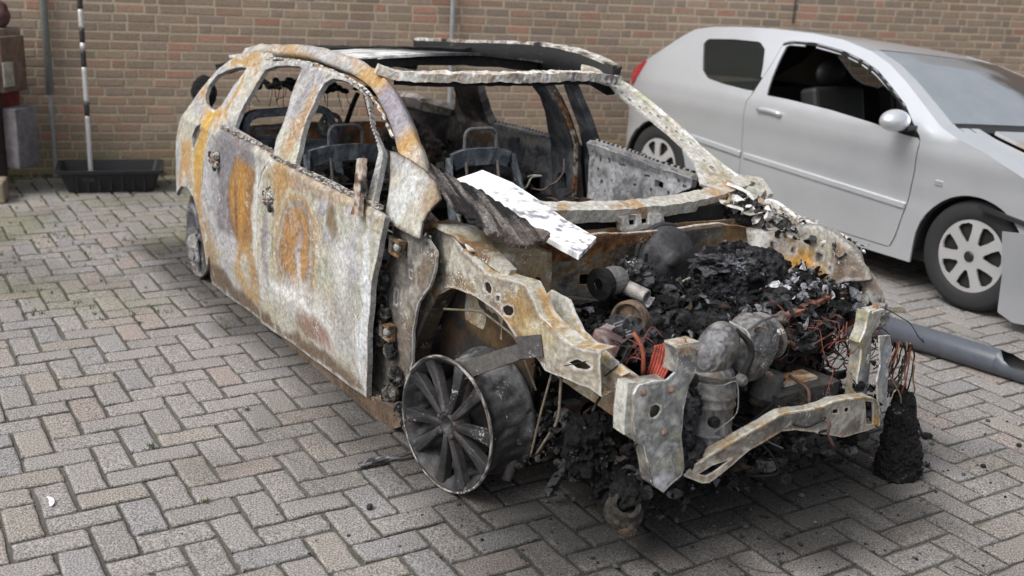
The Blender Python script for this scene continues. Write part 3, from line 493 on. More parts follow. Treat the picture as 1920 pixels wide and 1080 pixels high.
sheet('rear_pillar',D['c_pillar'],[],mL,mottled([C3(.04,.035,.035),C3(.10,.09,.085),C3(.05,.045,.045),C3(.17,.155,.14)],8,50),SI,W,.014,.05,.003,13,dent=.025)
sheet('tailgate_frame',D['rear_belt'],[],mL,mottled([C3(.3,.27,.24),C3(.14,.12,.11),C3(.35,.31,.3)],14,51),SI,W,.012,.05,.002,14)
sheet('rear_side_inner',D['rear_panel'],[],lambda x,z:mL(x,z)+np.array([0,.01,0]),mottled([SOOT,DARK,C3(.06,.045,.035)],8,52),SI,W,.02,.03,.001,15,dent=.03)
# lower body: floor pan, inner walls, far sill, outer left flank
m=MB(); m.box((-1.75,0,.12),(2.6,1.52,.04),C3(.035,.03,.028),seg=8,jit=.02); m.build('floor_pan',[M_['soot_in']],W)
ol=[(-2.97,.30),(-2.97,.78),(-2.4,.80),(-1.5,.80),(-.72,.79),(-.62,.50),(-.55,.07),(-2.3,.03),(-2.33,.35),(-2.45,.5),(-2.64,.56),(-2.82,.5),(-2.93,.35)]
sheet('outer_flank',ol,[],lambda x,z:np.stack([x,-YR(x,z)-.0,z],-1),mottled([PALE,RUST,LILAC,OCHRE,PALE],4,55),S,W,.03,-.012,.001,16,flip=True)
sheet('side_wall',[(-2.7,.1),(-.4,.1),(-.4,.55),(-1.46,.56),(-2.7,.36)],[],plane_y(.785),mottled([SOOT,DARK,BROWN*.4],6,56),SI,W,.03,.02,.001,17)
# rear end: tailgate aperture bits
sheet('tail_panel',[(-.66,.15),(.66,.15),(.66,.62),(.60,.70),(-.60,.70),(-.66,.62)],[],lambda y,z:np.stack([-3.05-.18*(1-(y/.66)**2),y,z],-1),mottled([OCHRE*.5,DARK,RUST*.6,PALE*.5],5,57),[M_['burnt_dark'],M_['burnt']],W,.025,.02,.004,18,dent=.02)
m=MB(); m.lump((-3.16,-.63,.90),(.05,.07,.10),SOOT*1.6,3,.2,5,4,False); m.build('spoiler_remnant',[M_['char']],W)
m=MB(); m.beam([(-2.98,-.60,1.05),(-3.05,-.2,1.12),(-3.05,.2,1.12),(-2.98,.60,1.06)],.08,.05,(0,0,1),SOOT*1.5,.02,19); m.build('tailgate_header',[M_['char']],W)
# ---- seats: bare steel frames
STL=mottled([C3(.05,.06,.075),C3(.10,.115,.135),C3(.04,.045,.055),C3(.17,.19,.21)],14,61)
def seat(x0,y0,zt,w=.40,lean=-.22):
    m=MB()
    m.beam([(x0,y0-w/2+.02,zt-.02),(x0,y0-w/4,zt),(x0,y0+w/4,zt),(x0,y0+w/2-.02,zt-.02)],.025,.075,(0,0,1),STL,.004,int(x0*9),.015)
    for sgn in (-1,1):
        y=y0+sgn*w/2
        m.beam([(x0,y,zt),(x0+.05,y+sgn*.02,zt-.14),(x0+.13,y+sgn*.03,zt-.32),(x0+.22,y+sgn*.03,zt-.45)],[.04,.05,.06,.07],.014,(0,1,0),STL,.003,3,.02)
        m.tube([(x0+.01,y0+sgn*.085,zt-.02),(x0+.10,y0+sgn*.085,zt-.42)],.007,C3(.15,.13,.12),8)
    m.beam([(x0+.22,y0-w/2,zt-.46),(x0+.22,y0+w/2,zt-.46)],.03,.06,(0,0,1),STL,.003,4)
    m.box((x0+.36,y0,zt-.50),(.42,w,.035),C3(.03,.03,.03),seg=6,jit=.02)
    for k in range(5): m.beam([(x0+.05,y0-w/2,zt-.12-k*.06),(x0+.12,y0,zt-.13-k*.06),(x0+.05,y0+w/2,zt-.12-k*.06)],.006,.006,(0,0,1),DARK)
    s=m.build('seat_frame',[M_['burnt_dark']],W,smooth=False)
    m=MB(); r=.085; m.tube([(x0,y0-r,zt-.05),(x0-.01,y0-r,zt+.10),(x0-.012,y0-r+.02,zt+.125),(x0-.012,y0+r-.02,zt+.125),(x0-.01,y0+r,zt+.10),(x0,y0+r,zt-.05)],.0085,C3(.10,.10,.105),8,0,0,.012); m.build('headrest_hoop',[M_['burnt_dark']],s)
    return s
seat(-1.80,-.40,.80); seat(-1.36,.07,.835,.34)
m=MB(); 
RY=lambda y:( -2.22,y,.0)
m.beam([(-2.2,-.74,.55),(-2.2,-.75,.90),(-2.2,-.72,.93),(-2.2,-.34,.945),(-2.2,-.31,.92),(-2.17,-.26,.55)],.035,.05,(1,0,0),STL,.003,7,.02)
for zz in (.86,.82): m.beam([(-2.2,-.70,zz),(-2.2,-.56,zz)],.012,.02,(1,0,0),STL)
for cy,cz in ((-.50,.84),(-.30,.86)):
    m.tube([(-2.2,cy+.055*math.cos(a),cz+.055*math.sin(a)) for a in np.linspace(0,6.283,17)],.012,STL,8,0,0,0)
m.box((-2.22,-.52,.68),(.02,.44,.24),STL,seg=8,jit=.03); m.box((-2.24,.1,.50),(.02,.7,.26),STL*1. if False else SOOT*2,seg=8,jit=.04)
m.build('rear_seat_frame',[M_['burnt_dark']],W)
m=MB(); m.tube([(-1.02,-.36,.62),(-.80,-.60,.80),(-.72,-.66,.88)],[.035,.032,.03],mottled([C3(.2,.14,.12),C3(.3,.24,.21),C3(.15,.1,.09)],12,3),12)
m.build('steering_column',[M_['burnt_dark']],W); m=MB()
m.tube([(-1.35,-.55,.70),(-1.0,-.72,.50)],.035,mottled([C3(.2,.14,.12),C3(.3,.24,.21)],12,3),12)
m.build('loose_tube',[M_['burnt_dark']],W)
# springs, ash and wreckage in the cabin
m=MB(); rg=random.Random(5)
for i in range(60):
    x=rg.uniform(-2.6,-.55);y=rg.uniform(-.72,.72); z=.18+.12*rg.random()+(.30 if (x<-2.0) else .10*(x>-1.2)); s=rg.uniform(.04,.13)
    m.lump((x,y,z),(s,s,s*.6),mottled([SOOT,DARK,C3(.09,.075,.065),SOOT],12,i),i,.8,6,3)
for i in range(900):
    r=random.Random(i+600); x=r.uniform(-2.7,-.5); m.flake((x,r.uniform(-.72,.72),.24+r.random()*.16+(.28 if x<-2. else .08 if x>-1.2 else 0)),r.choice([.012,.02,.035]),[SOOT,DARK,BROWN*.6,C3(.09,.08,.07),SOOT,C3(.2,.19,.18)][i%6],i)
m.build('cabin_debris',[M_['char']],W)
m=MB()
for i in range(14):
    r=random.Random(i); c=np.array([-2.75+r.uniform(-.2,.2),r.uniform(.30,.58),.48+r.uniform(0,.22)]); m.lump(c,(.07,.07,.09),mottled([SOOT,C3(.08,.06,.05),C3(.16,.11,.09),DARK],9,i+70),i+9,.5,7,4,False)
m.build('cabin_debris',[M_['burnt_dark']],W)
m=MB()
for i in range(46):
    r=random.Random(i+200); a=np.array([r.uniform(-2.3,-.7),r.uniform(-.6,.7),r.uniform(.3,.62)])
    if i>30: a=np.array([r.uniform(-1.4,-.7),r.uniform(.3,.72),r.uniform(.55,.68)])
    P=[a]
    for k in range(5): P.append(P[-1]+np.array([r.gauss(0,.05),r.gauss(0,.05),r.gauss(0,.03)]))
    m=MB();m.tube(P,.003+.002*r.random(),[PALE*.7,DARK,BROWN,C3(.1,.07,.06),DARK][i%5],4,0,0,.015);m.build('cabin_wire',[M_['wire']],W)
# ---- windscreen base, cowl and bulkhead
cc=np.array(D['cowl_c']); m=MB(); m.beam(cc+np.array([0,0,0]),.075,.05,(0.25,0,1),mottled([C3(.44,.42,.38),PALE,C3(.48,.46,.43),C3(.36,.25,.15)],10,71),.012,21,.012,26); m.build('windscreen_base',[M_['burnt']],W)
sheet('cowl_bracket',D['cowl_bracket'],[D['cowl_bracket_h1'],D['cowl_bracket_h2']],plane_x(-.26),mottled([ASH*1.1,PALE,ASH,C3(.3,.24,.2)],14,72),S,W,.007,.02,.003,21,dent=.01)
fw=paint(mottled([BEIGE*.8,C3(.20,.17,.14),OCHRE*.8,C3(.28,.25,.2),C3(.12,.11,.1)],7,73),[(.25,.62,.3,.2,0,C3(.045,.045,.05),.4,.8),(-.15,.5,.16,.05,0,C3(.25,.25,.25),.5,.7),(-.25,.47,.15,.05,0,RUST*.7,.5,.7)],.04,7,74,ax=(1,2))
sheet('bulkhead',D['firewall'],[D['firewall_hole']],plane_x(-.28),fw,[M_['burnt'],M_['soot_in']],W,.009,.01,0,22,dent=.02,edge=[(OCHRE*.8,.02,.6)])
m=MB(); m.box((-.33,.1,.74),(.04,1.0,.12),SOOT,seg=4,jit=.01); m.box((-.36,.0,.575),(.02,.5,.12),SOOT); m.build('bulkhead_shade_backing',[M_['soot']],W)  # black backing blocks stand in for shade below the cowl and behind the hole
sheet('bulkhead_lip',D['lip'],[],lambda y,z:np.stack([-.2+.25*(z-.70),y,z],-1),paint(mottled([RUST*.8,DRUST,C3(.24,.12,.05),BROWN],9,75),[(.15,.765,.7,.010,-2,C3(.42,.36,.3),.4,.9)],.01,10,76,ax=(1,2)),S,W,.008,.012,.002,23,dent=.012)
m=MB(); m.lathe([(0,.035),(.03,.035),(.033,.018),(.06,.016),(.064,.012),(.105,.008),(.112,-.002),(.118,-.005),(.120,-.03),(.124,-.05)],(-.16,.19,.655),(1,-.1,.15),mottled([C3(.045,.045,.048),C3(.075,.075,.08),C3(.03,.03,.03)],9,77),40)
for k in range(2): m.lathe([(.127-.0*k,-.012*k-.03),(.133,-.012*k-.034),(.127,-.012*k-.038)],(-.16,.19,.655),(1,-.1,.15),DARK,40)
m.build('brake_booster',[M_['burnt_dark']],W,smooth=True)
# ---- right front corner
sheet('fender_plate',D['fender_plate'],[],lambda x,z:np.stack([x,-.82+.32*(z-.8),z],-1),paint(mottled([C3(.40,.41,.40),C3(.46,.47,.46),PALE],5,81),[(-.32,.93,.07,.05,0,OCHRE*.7,.6,.7),(-.62,.99,.05,.04,0,PURP,.5,.5)],.03,7,82),S,W,.008,.006,.003,24,dent=.016,edge=[(OCHRE*.6,.02,.5),(DARK,.007,.8)])
m=MB(); m.beam([(-.70,-.85,1.0),(-.675,-.87,.9),(-.665,-.885,.80)],[.05,.06,.05],.02,(0,1,0),mottled([C3(.35,.27,.22),PALE,C3(.2,.08,.05),DARK],18,83),.012,22,.012,30); m.build('mirror_mount',[M_['burnt']],W)
hp=sheet('hinge_post',D['hinge_post'],[rect(-.655,.45,.05,.05),rect(-.555,.50,.022,.055),rect(-.66,.52,.02,.025),rect(-.45,.62,.018,.03)],plane_y(-.775),paint(mottled([C3(.20,.185,.165),C3(.13,.12,.11),C3(.27,.25,.22),C3(.17,.14,.11)],6,84),[(-.62,.4,.10,.4,8,C3(.07,.065,.062),.5,.7),(-.42,.25,.1,.15,0,C3(.09,.07,.06),.5,.7)],.03,6,85),S,W,.009,.010,.003,25,dent=.02,edge=[(DARK,.03,.6),(ASH,.008,.5)])
for z,x in ((.715,-.52),(.375,-.585)):
    m=MB(); c=mottled([BROWN,OCHRE*.6,DARK],20,3)
    m.box((x,-.80,z+.02),(.10,.03,.012),c,seg=3,jit=.006);m.box((x,-.80,z-.03),(.10,.03,.012),c,seg=3,jit=.006);m.box((x,-.79,z),(.09,.014,.05),c,seg=3,jit=.006)
    m.lathe([(0,0),(.009,0),(.009,.06),(0,.06)],(x-.02,-.81,z-.03),(0,0,1),PALE*.6,10);m.lump((x+.03,-.81,z),(.014,.014,.014),C3(.3,.3,.3),4,.3,5,2)
    m.build('door_hinge',[M_['burnt']],hp)
for i,(x,z) in enumerate([(-.60,.42),(-.62,.55),(-.55,.30),(-.63,.33),(-.50,.22),(-.52,.14),(-.46,.09),(-.40,.07),(-.56,.12)]):
    m=MB(); m.lump((x,-.80,z),(.024,.02,.03),mottled([DARK,C3(.15,.14,.125),SOOT],12,i),i,.5,8,4); m.build('melted_trim',[M_['char']],hp)
ap=paint(mottled([C3(.34,.315,.26),C3(.29,.27,.225),C3(.38,.36,.31),C3(.26,.20,.12)],6,86),[(.12,.62,.08,.07,0,C3(.34,.22,.09),.4,.85),(.22,.60,.08,.05,0,C3(.36,.30,.17),.5,.8),(.10,.56,.06,.03,0,C3(.12,.08,.05),.6,.7),(-.40,.77,.06,.05,0,C3(.36,.37,.38),.4,.7),(-.33,.63,.2,.02,15,C3(.14,.10,.07),.5,.8),(-.5,.45,.05,.12,-30,C3(.16,.14,.12),.6,.7)],.03,7,87)
wa=sheet('wheel_apron',D['wheel_apron'],[D['apron_hole1'],D['apron_hole2'],D['apron_hole3'],rect(.025,.665,.014,.02),rect(-.335,.70,.012,.012)],lambda x,z:np.stack([x,-.715+.5*np.clip(x-.12,0,1)*(x-.12)+.02*np.sin(x*9),z],-1),ap,S,W,.006,.006,.003,26,dent=.018,edge=[(BROWN,.025,.5),(ASH,.008,.7)])
apy=lambda x:-.715+.5*max(0,min(1,x-.12))*(x-.12)+.02*math.sin(x*9)
ac_=D['arch_c']; m=MB(); m.beam([(x,-.715,z) for x,z in ac_],[.05,.07,.07,.07,.065,.05,.04,.02],.012,(0,1,0),mottled([C3(.22,.20,.17),C3(.14,.12,.10),C3(.30,.27,.22),C3(.2,.14,.08)],9,81),.010,31,.012); arb=m.build('arch_band',[M_['burnt']],W)
flange('band_return',arb,[(x+.03,-.71,z-.012) for x,z in ac_[:6]],(0,.07,0),mottled([C3(.10,.08,.06),C3(.05,.04,.03)],9,3),M_['burnt'],.003,12)
ao=D['wheel_apron']; FC=mottled([BROWN,C3(.26,.22,.16),OCHRE*.6,C3(.12,.1,.08)],12,8)
flange('arch_return',wa,[(x,apy(x),z) for x,z in ao[20:31]],(0,.05,-.01),FC,M_['burnt'],.003,9); flange('top_return',wa,[(x,apy(x),z) for x,z in ao[5:16]],(0,.06,.006),mottled([PALE,OCHRE,BEIGE,PALE],12,9),M_['burnt'],.004,10)
flange('rear_return',wa,[(x,apy(x),z) for x,z in ao[16:21]],(-.01,.05,.0),FC,M_['burnt'],.003,11)
m=MB(); m.beam([(-.47,-.71,.775),(-.36,-.70,.825),(-.24,-.69,.828),(-.14,-.68,.795),(-.04,-.67,.765),(.03,-.66,.75)],[.06,.09,.10,.08,.06,.03],.02,(0,0,1),mottled([PALE,C3(.42,.41,.38),BEIGE,C3(.2,.12,.06)],9,88),.014,23,.012,20); m.build('apron_top',[M_['burnt']],wa)
sheet('torn_plate',D['inner_shelf'],[],lambda x,y:np.stack([x,y,.80+.1*(x+.3)*0+.01*np.sin(x*20)],-1),mottled([ASH,PALE,C3(.48,.48,.47)],9,89),S,W,.01,.006,.004,27,dent=.02)
stc=paint(mottled([BEIGE*.95,PALE*.9,C3(.28,.21,.13),BEIGE],6,90),[(-.5,.6,.06,.14,0,OCHRE*.8,.5,.7)],.03,6,91,ax=(1,2))
m=MB(); m.box((-.19,-.53,.62),(.26,.19,.31),stc,seg=14,jit=.016,seed=4); m.box((-.19,-.50,.32),(.22,.12,.34),C3(.03,.024,.02),seg=6,jit=.02,seed=5); st=m.build('strut_tower',[M_['burnt']],W,smooth=False,bevel=.02)
for (x,y,z,r) in [(-.06,-.585,.66,.008),(-.055,-.50,.68,.010),(-.055,-.47,.56,.012)]: 
    m=MB(); m.lathe([(0,.0),(r,0),(r*1.1,-.01)],(x+.006,y,z),(1,0,0),SOOT,10); m.build('bolt_hole',[M_['soot']],st)
m=MB(); m.lathe([(0,.03),(.02,.03),(.026,.0),(.02,-.01)],(-.03,-.50,.545),(1,-.2,.2),C3(.2,.18,.17),14); m.build('strut_bolt',[M_['burnt']],st,smooth=True)
sheet('wheel_liner',[(-.52,.10),(.12,.10),(.13,.56),(.05,.62),(-.1,.655),(-.35,.645),(-.50,.52)],[],lambda x,z:np.stack([x,-.625+.10*np.clip(-x-.35,0,1),z],-1),paint(mottled([C3(.03,.022,.016),DARK*.6,C3(.06,.033,.016),C3(.03,.024,.02)],6,92),[(-.2,.47,.16,.04,-10,C3(.10,.06,.025),.5,.8),(-.1,.57,.3,.04,0,C3(.06,.05,.04),.5,.7),(-.1,.3,.4,.12,0,SOOT*2,.4,.8)],.04,6,93),SI,W,.016,.01,0,28,dent=.02)
# front rail (triangulated pressing) to the bumper bracket
m=MB(); m.beam([(.05,-.60,.60),(.25,-.60,.54),(.45,-.57,.50),(.66,-.56,.475)],[.05,.055,.06,.06],[.10,.15,.14,.12],(0,0,1),paint(mottled([C3(.34,.30,.22),C3(.27,.20,.12),PALE,C3(.2,.12,.06)],7,94),[(.55,.45,.1,.05,0,RUST*.5,.5,.8)],.03,6,5),.008,24,.02); fr=m.build('chassis_rail',[M_['burnt']],W)
sheet('rail_gusset',[(.02,.60),(.10,.70),(.20,.70),(.30,.63),(.42,.60),(.55,.58),(.50,.54),(.36,.55),(.2,.57)],[rect(.30,.60,.03,.02)],lambda x,z:np.stack([x,-.60+.25*(z-.5),z],-1),mottled([OCHRE*1.2,PALE,C3(.42,.30,.12),PALE],9,95),S,W,.007,.008,.003,29,dent=.02,edge=[(ASH,.01,.6)])
br=sheet('bumper_bracket',D['bracket_r'],[D['bracket_r_hole']],plane_x(.70),paint(mottled([C3(.30,.30,.27),C3(.20,.20,.20),C3(.34,.35,.34),C3(.16,.16,.165),C3(.30,.28,.22)],9,96),[(-.56,.27,.05,.03,0,C3(.6,.62,.65),.5,.9),(-.66,.56,.03,.06,0,WHITE*.8,.5,.8),(-.5,.68,.05,.01,0,C3(.25,.14,.08),.4,.9)],.02,8,97,ax=(1,2)),[M_['burnt_grey'],M_['soot_in']],W,.0045,.006,.002,30,dent=.010,edge=[(C3(.14,.13,.12),.014,.6),(WHITE*.8,.006,.8)])
m=MB()
for y,z in ((-.655,.585),(-.55,.575),(-.56,.445)): 
    m=MB(); m.lathe([(0,.010),(.006,.010),(.009,.003),(.012,.002),(.012,0)],(.703,y,z),(1,0,0),C3(.22,.15,.12),10); m.build('bolt',[M_['burnt']],br,smooth=True)
m=MB(); m.lathe([(0,.014),(.007,.014),(.010,0)],(.68,-.50,.70),(0,0,1),C3(.25,.2,.16),10)
m.build('bolt',[M_['burnt']],br,smooth=True)
m=MB(); m.box((.672,-.50,.698),(.055,.085,.012),mottled([PALE*1.1,C3(.3,.2,.13)],20,4),seg=3,jit=.003); m.build('cap_plate',[M_['burnt']],br)
bo=D['bracket_r']; GC=mottled([C3(.20,.19,.17),C3(.30,.28,.24),C3(.12,.115,.11)],10,5)
flange('side_return',br,[(.70,y,z) for y,z in bo[10:21]],(-.05,.0,0),GC,M_['burnt_grey'],.002,3); flange('side_return',br,[(.70,y,z) for y,z in [bo[21],bo[22],bo[0]]],(-.05,0,0),GC,M_['burnt_grey'],.002,4); flange('side_return',br,[(.70,y,z) for y,z in bo[2:9]],(-.05,.0,0),GC,M_['burnt_grey'],.002,5)
m=MB(); m.beam([(.66,-.68,.61),(.665,-.69,.55),(.66,-.68,.46)],.05,.03,(0,1,0),C3(.42,.42,.38),.006,3); m.build('bracket_flange',[M_['burnt']],br)
m=MB(); m.lathe([(.0,.0),(.03,0),(.03,.03),(.045,.03),(.05,.01),(.06,.0),(.06,-.02)],(.63,-.62,.17),(.5,-.2,1),C3(.04,.035,.03),20); m.lump((.6,-.58,.19),(.05,.05,.05),SOOT*1.5,5,.4,6,4);m.lump((.66,-.63,.13),(.025,.025,.03),C3(.06,.045,.035),5,.4,6,3); m.build('subframe_mount',[M_['char']],W)
# left brackets
bl=sheet('bumper_bracket',D['bracket_l'],[D['bracket_l_hole']],lambda y,z:np.stack([.62-.25*(y-.40),y,z],-1),paint(mottled([PALE*1.05,C3(.44,.42,.37),LILAC,C3(.35,.28,.15)],8,98),[(.45,.38,.03,.07,0,C3(.22,.22,.32),.5,.6)],.02,8,9,ax=(1,2)),[M_['burnt_grey'],M_['soot_in']],W,.0045,.006,.002,31,dent=.01,edge=[(C3(.16,.14,.13),.014,.5),(WHITE*.8,.006,.8)])
flange('side_return',bl,[(.62-.25*(y-.40),y,z) for y,z in D['bracket_l'][8:15]+D['bracket_l'][:1]],(-.05,0,0),mottled([C3(.30,.28,.2),PALE*.8,C3(.35,.3,.2)],10,6),M_['burnt_grey'],.002,6)
m=MB(); m.box((.60,.44,.645),(.05,.06,.008),PALE); m.lathe([(0,.014),(.008,.014),(.010,0)],(.60,.45,.65),(0,0,1),C3(.3,.17,.1),10); m.build('bolt',[M_['burnt']],bl)
sheet('bracket_plate',D['bracket_l2'],[rect(.49,.47,.014,.014),rect(.50,.42,.012,.02)],lambda y,z:np.stack([.66-.2*(y-.45),y,z],-1),mottled([C3(.33,.35,.37),C3(.26,.27,.29),PALE],8,99),[M_['burnt_grey'],M_['soot_in']],W,.0045,.006,.002,32,dent=.01,edge=[(DARK,.010,.5),(ASH,.005,.7)])
# bent lower crossmember
xb=lambda y:.72-.06*(y/.5)**2
lbm=D['low_beam']; hb=D['low_beam_holes']
beamc=paint(mottled([PALE,C3(.30,.28,.23),C3(.40,.38,.34),C3(.18,.16,.14)],7,101),[(.0,.36,.16,.04,-5,C3(.08,.075,.07),.5,.8),(.46,.25,.08,.02,-30,C3(.5,.25,.04),.4,.9),(.40,.37,.1,.012,-10,C3(.4,.2,.05),.5,.7)],.015,9,102,ax=(1,2))
lbo=sheet('lower_crossmember',lbm,[hb[0:4],hb[4:8],hb[8:12],D['low_beam_gap']],lambda y,z:np.stack([xb(y),y,z],-1),beamc,S,W,.0045,.005,.0015,33,dent=.006,edge=[(C3(.35,.22,.10),.012,.5),(ASH,.005,.7)])
flange('lower_return',lbo,[(xb(y),y,z) for y,z in lbm[12:18]],(-.035,0,.0),mottled([C3(.3,.2,.1),C3(.2,.17,.13)],20,5),M_['burnt'],.002,8); flange('upper_return',lbo,[(xb(y),y,z) for y,z in lbm[1:12]],(-.03,0,.004),mottled([PALE*.8,C3(.3,.24,.17)],20,5),M_['burnt'],.003,7)
m=MB(); P=[(xb(y)+.003,y,z) for y,z in lbm[1:12]]; m.beam(P,.006,.008,(1,0,0),mottled([C3(.45,.42,.35),C3(.4,.28,.15)],20,5),.003,6,.012,40); m.build('crossmember_lip',[M_['burnt']],lbo)
# left inner wing
sheet('inner_wing',D['left_apron'],[rect(.065,.70,.02,.02),rect(.20,.70,.035,.035),rect(.27,.68,.014,.014),rect(-.02,.70,.02,.03)],lambda x,z:np.stack([x,.60+.6*np.clip(x-.30,0,1)+.03*np.sin(x*12),z],-1),paint(mottled([C3(.30,.27,.21),PALE*.8,C3(.24,.18,.11),C3(.33,.31,.27)],7,103),[(.14,.64,.10,.07,0,C3(.48,.26,.06),.5,.95),(.08,.58,.10,.03,0,C3(.36,.30,.17),.5,.8),(.34,.70,.06,.08,0,C3(.15,.11,.09),.5,.8),(-.04,.66,.06,.07,0,C3(.24,.15,.10),.5,.7),(-.08,.72,.04,.07,0,ASH,.5,.8),(.15,.80,.25,.02,0,C3(.45,.44,.42),.5,.8)],.03,7,104),S,W,.008,.02,.005,34,dent=.03,edge=[(ASH,.02,.6),(DARK,.008,.6)])
sheet('wing_flange',D['fender_l_strip'],[rect(-.09,.815,.02,.01)],lambda x,z:np.stack([x,.70+.15*(.8-z),z],-1),mottled([ASH*1.1,C3(.44,.43,.38),ASH,BEIGE],9,105),S,W,.008,.02,.003,35,dent=.012)
m=MB()
for i in range(26):
    r=random.Random(i+40); t=r.random(); x=-.30+.62*t; s=r.uniform(.015,.04); [m.flake((x+r.gauss(0,.02),.62+r.uniform(-.04,.11),.80-.06*t+r.uniform(-.02,.035)),s*r.uniform(.4,1),[ASH,PALE*.8,DARK,C3(.3,.22,.15),DARK,C3(.2,.2,.22)][(i+k)%6],i*9+k,.7) for k in range(7)]
m.beam([(-.40,.74,.84),(-.28,.72,.835),(-.2,.70,.80)],[.09,.06,.04],.012,(0,.5,1),ASH,.01,3,.015);m.beam([(-.42,.62,.81),(-.25,.60,.80),(-.15,.66,.78)],[.04,.05,.02],.01,(0,.2,1),ASH*1.1,.01,4,.015)
m.beam([(-.46,.86,.86),(-.36,.84,.875),(-.25,.80,.83)],[.02,.03,.02],.02,(0,0,1),PALE,.006,5,.015)
m.lump((-.30,.70,.77),(.06,.05,.05),DARK,5,.8,6,4);m.lump((-.32,.78,.79),(.04,.03,.05),PALE*.8,6,.9,6,3)
m.build('cowl_corner',[M_['burnt']],W)
m=MB(); m.beam([(.30,.62,.72),(.40,.66,.66),(.44,.68,.58),(.42,.68,.50)],[.06,.08,.07,.05],.012,(0,1,0),mottled([C3(.2,.16,.14),PALE*.7,C3(.13,.1,.09)],12,5),.014,4,.02);m.lump((.42,.66,.55),(.05,.04,.05),C3(.2,.19,.18),7,.8,6,4);m.beam([(.45,.68,.56),(.50,.76,.57)],[.03,.05],.006,(0,0,1),C3(.14,.12,.08),.006,5,.015)
m.build('wing_remnant',[M_['burnt']],W)
# ---- engine and its surroundings
for i in range(84):
    r=random.Random(i+11000); x=r.uniform(.0,.55); y=r.uniform(-.52,.52); z=.585-.20*max(0,x-.28)-.30*max(0,-.12-y)+r.uniform(-.02,.035)
    if -.38<y<.06 and x>.42: x-=.12
    cc_=[C3(.12,.12,.125),C3(.05,.05,.055),C3(.20,.19,.18),C3(.14,.07,.04),C3(.03,.03,.03)][i%5]; ax_=(r.gauss(0,1),r.gauss(0,1),abs(r.gauss(0,1))); m=MB(); s_=r.uniform(.006,.016)
    k=i%4
    if k==0: m.lathe([(0,.03),(s_*.5,.03),(s_*.5,.008),(s_,.008),(s_,0),(s_*.7,-.02)],(x,y,z),ax_,cc_,8); nm='bolt'
    elif k==1:
        a=np.array([x,y,z]); d_=np.array([r.gauss(0,.05),r.gauss(0,.07),r.gauss(0,.015)]); m.tube([a,a+d_*.5+[0,0,.012],a+d_,a+d_*1.3-[0,0,.02]],s_*.7,cc_,8,.002,i,.01); nm='pipe'
    elif k==2: m.beam([(x,y,z),(x+r.gauss(0,.03),y+r.gauss(0,.03),z+.008),(x+r.gauss(0,.05),y+r.gauss(0,.05),z-.01)],s_*1.8,.003,(r.gauss(0,1),r.gauss(0,1),1),cc_,.004,i,.008); nm='bracket_strip'
    else: m.lathe([(s_*1.1,0),(s_*1.5,0),(s_*1.5,.02),(s_*1.1,.02),(s_*1.1,0)],(x,y,z),ax_,cc_,12); nm='clamp_ring'
    m.build(nm,[M_['burnt_dark'] if i%3 else M_['burnt_grey']],W,smooth=False)

eng=MB(); CH=lambda s:mottled([SOOT,C3(.02,.02,.022),C3(.035,.036,.04),SOOT,C3(.06,.06,.065)],10,s)
rg=random.Random(77)
eng.box((.18,.05,.41),(.44,.72,.34),SOOT*1.2,seg=6,jit=.04)
def ez(x,y): return .605-.16*max(0,x-.30)-.30*max(0,-.12-y)-.02*math.sin(9*y)
for i in range(60):
    x=rg.uniform(.0,.46);y=rg.uniform(-.45,.50); z=ez(x,y)-rg.uniform(.01,.06); s_=rg.uniform(.03,.07)
    eng.lump((x,y,z),(s_,s_*1.1,s_*.7),CH(i),i,.5,7,4,i%2==0)
for i in range(600):
    x=rg.uniform(.0,.50);y=rg.uniform(-.48,.52); z=ez(x,y)+rg.uniform(-.03,.035); s_=rg.uniform(.008,.024)
    if i%4==0: eng.lump((x,y,z),(s_*rg.uniform(.6,1.4),s_*rg.uniform(.6,1.4),s_*rg.uniform(.4,1.2)),[SOOT,SOOT,DARK][i%3],i,.9,8,2)
for i in range(1500):
    x=rg.uniform(-.02,.52);y=rg.uniform(-.50,.54); z=ez(x,y)+rg.uniform(-.03,.04)
    eng.flake((x,y,z),rg.choice([.006,.010,.014,.02,.028]),[SOOT,DARK,SOOT,C3(.035,.037,.042),SOOT,C3(.07,.075,.085),DARK,C3(.22,.22,.24),SOOT,C3(.045,.03,.022)][i%10],i,.6)
EO=eng.build('engine_block',[M_['char']],W)
m=MB(); m.lump((.10,.27,.645),(.11,.15,.10),CH(3),91,.35,9,5); m.lump((.10,.22,.70),(.07,.09,.04),mottled([DARK,C3(.10,.10,.11),SOOT],12,4),92,.9,9,4);m.lump((.16,.37,.66),(.06,.06,.07),CH(5),93,.6,9,4)
for i in range(120):
    r=random.Random(i+7000); a=r.uniform(0,6.3);u=r.random(); m.lump((.10+.10*math.cos(a)*u,.27+.15*math.sin(a)*u,.645+.10*math.sqrt(1-u*u)),(r.uniform(.006,.02),r.uniform(.006,.02),r.uniform(.006,.02)),[SOOT,DARK,SOOT,C3(.06,.06,.07)][i%4],i,.9,8,2)
for i in range(420):
    r=random.Random(i+7700); a=r.uniform(0,6.3);u=r.random(); m.flake((.10+.112*math.cos(a)*u,.27+.155*math.sin(a)*u,.648+.105*math.sqrt(1-u*u)),r.choice([.006,.01,.016,.022]),[SOOT,DARK,C3(.04,.042,.05),C3(.12,.12,.14),SOOT,C3(.3,.3,.33) if a<1.5 else SOOT][i%6],i)
m.build('air_box_remnant',[M_['char']],W)
m=MB(); m.beam([(.20,.40,.69),(.24,.385,.60)],[.05,.02],.012,(0,1,0),C3(.10,.105,.12),.004,4); m.build('fallen_cover',[M_['burnt_dark']],W)
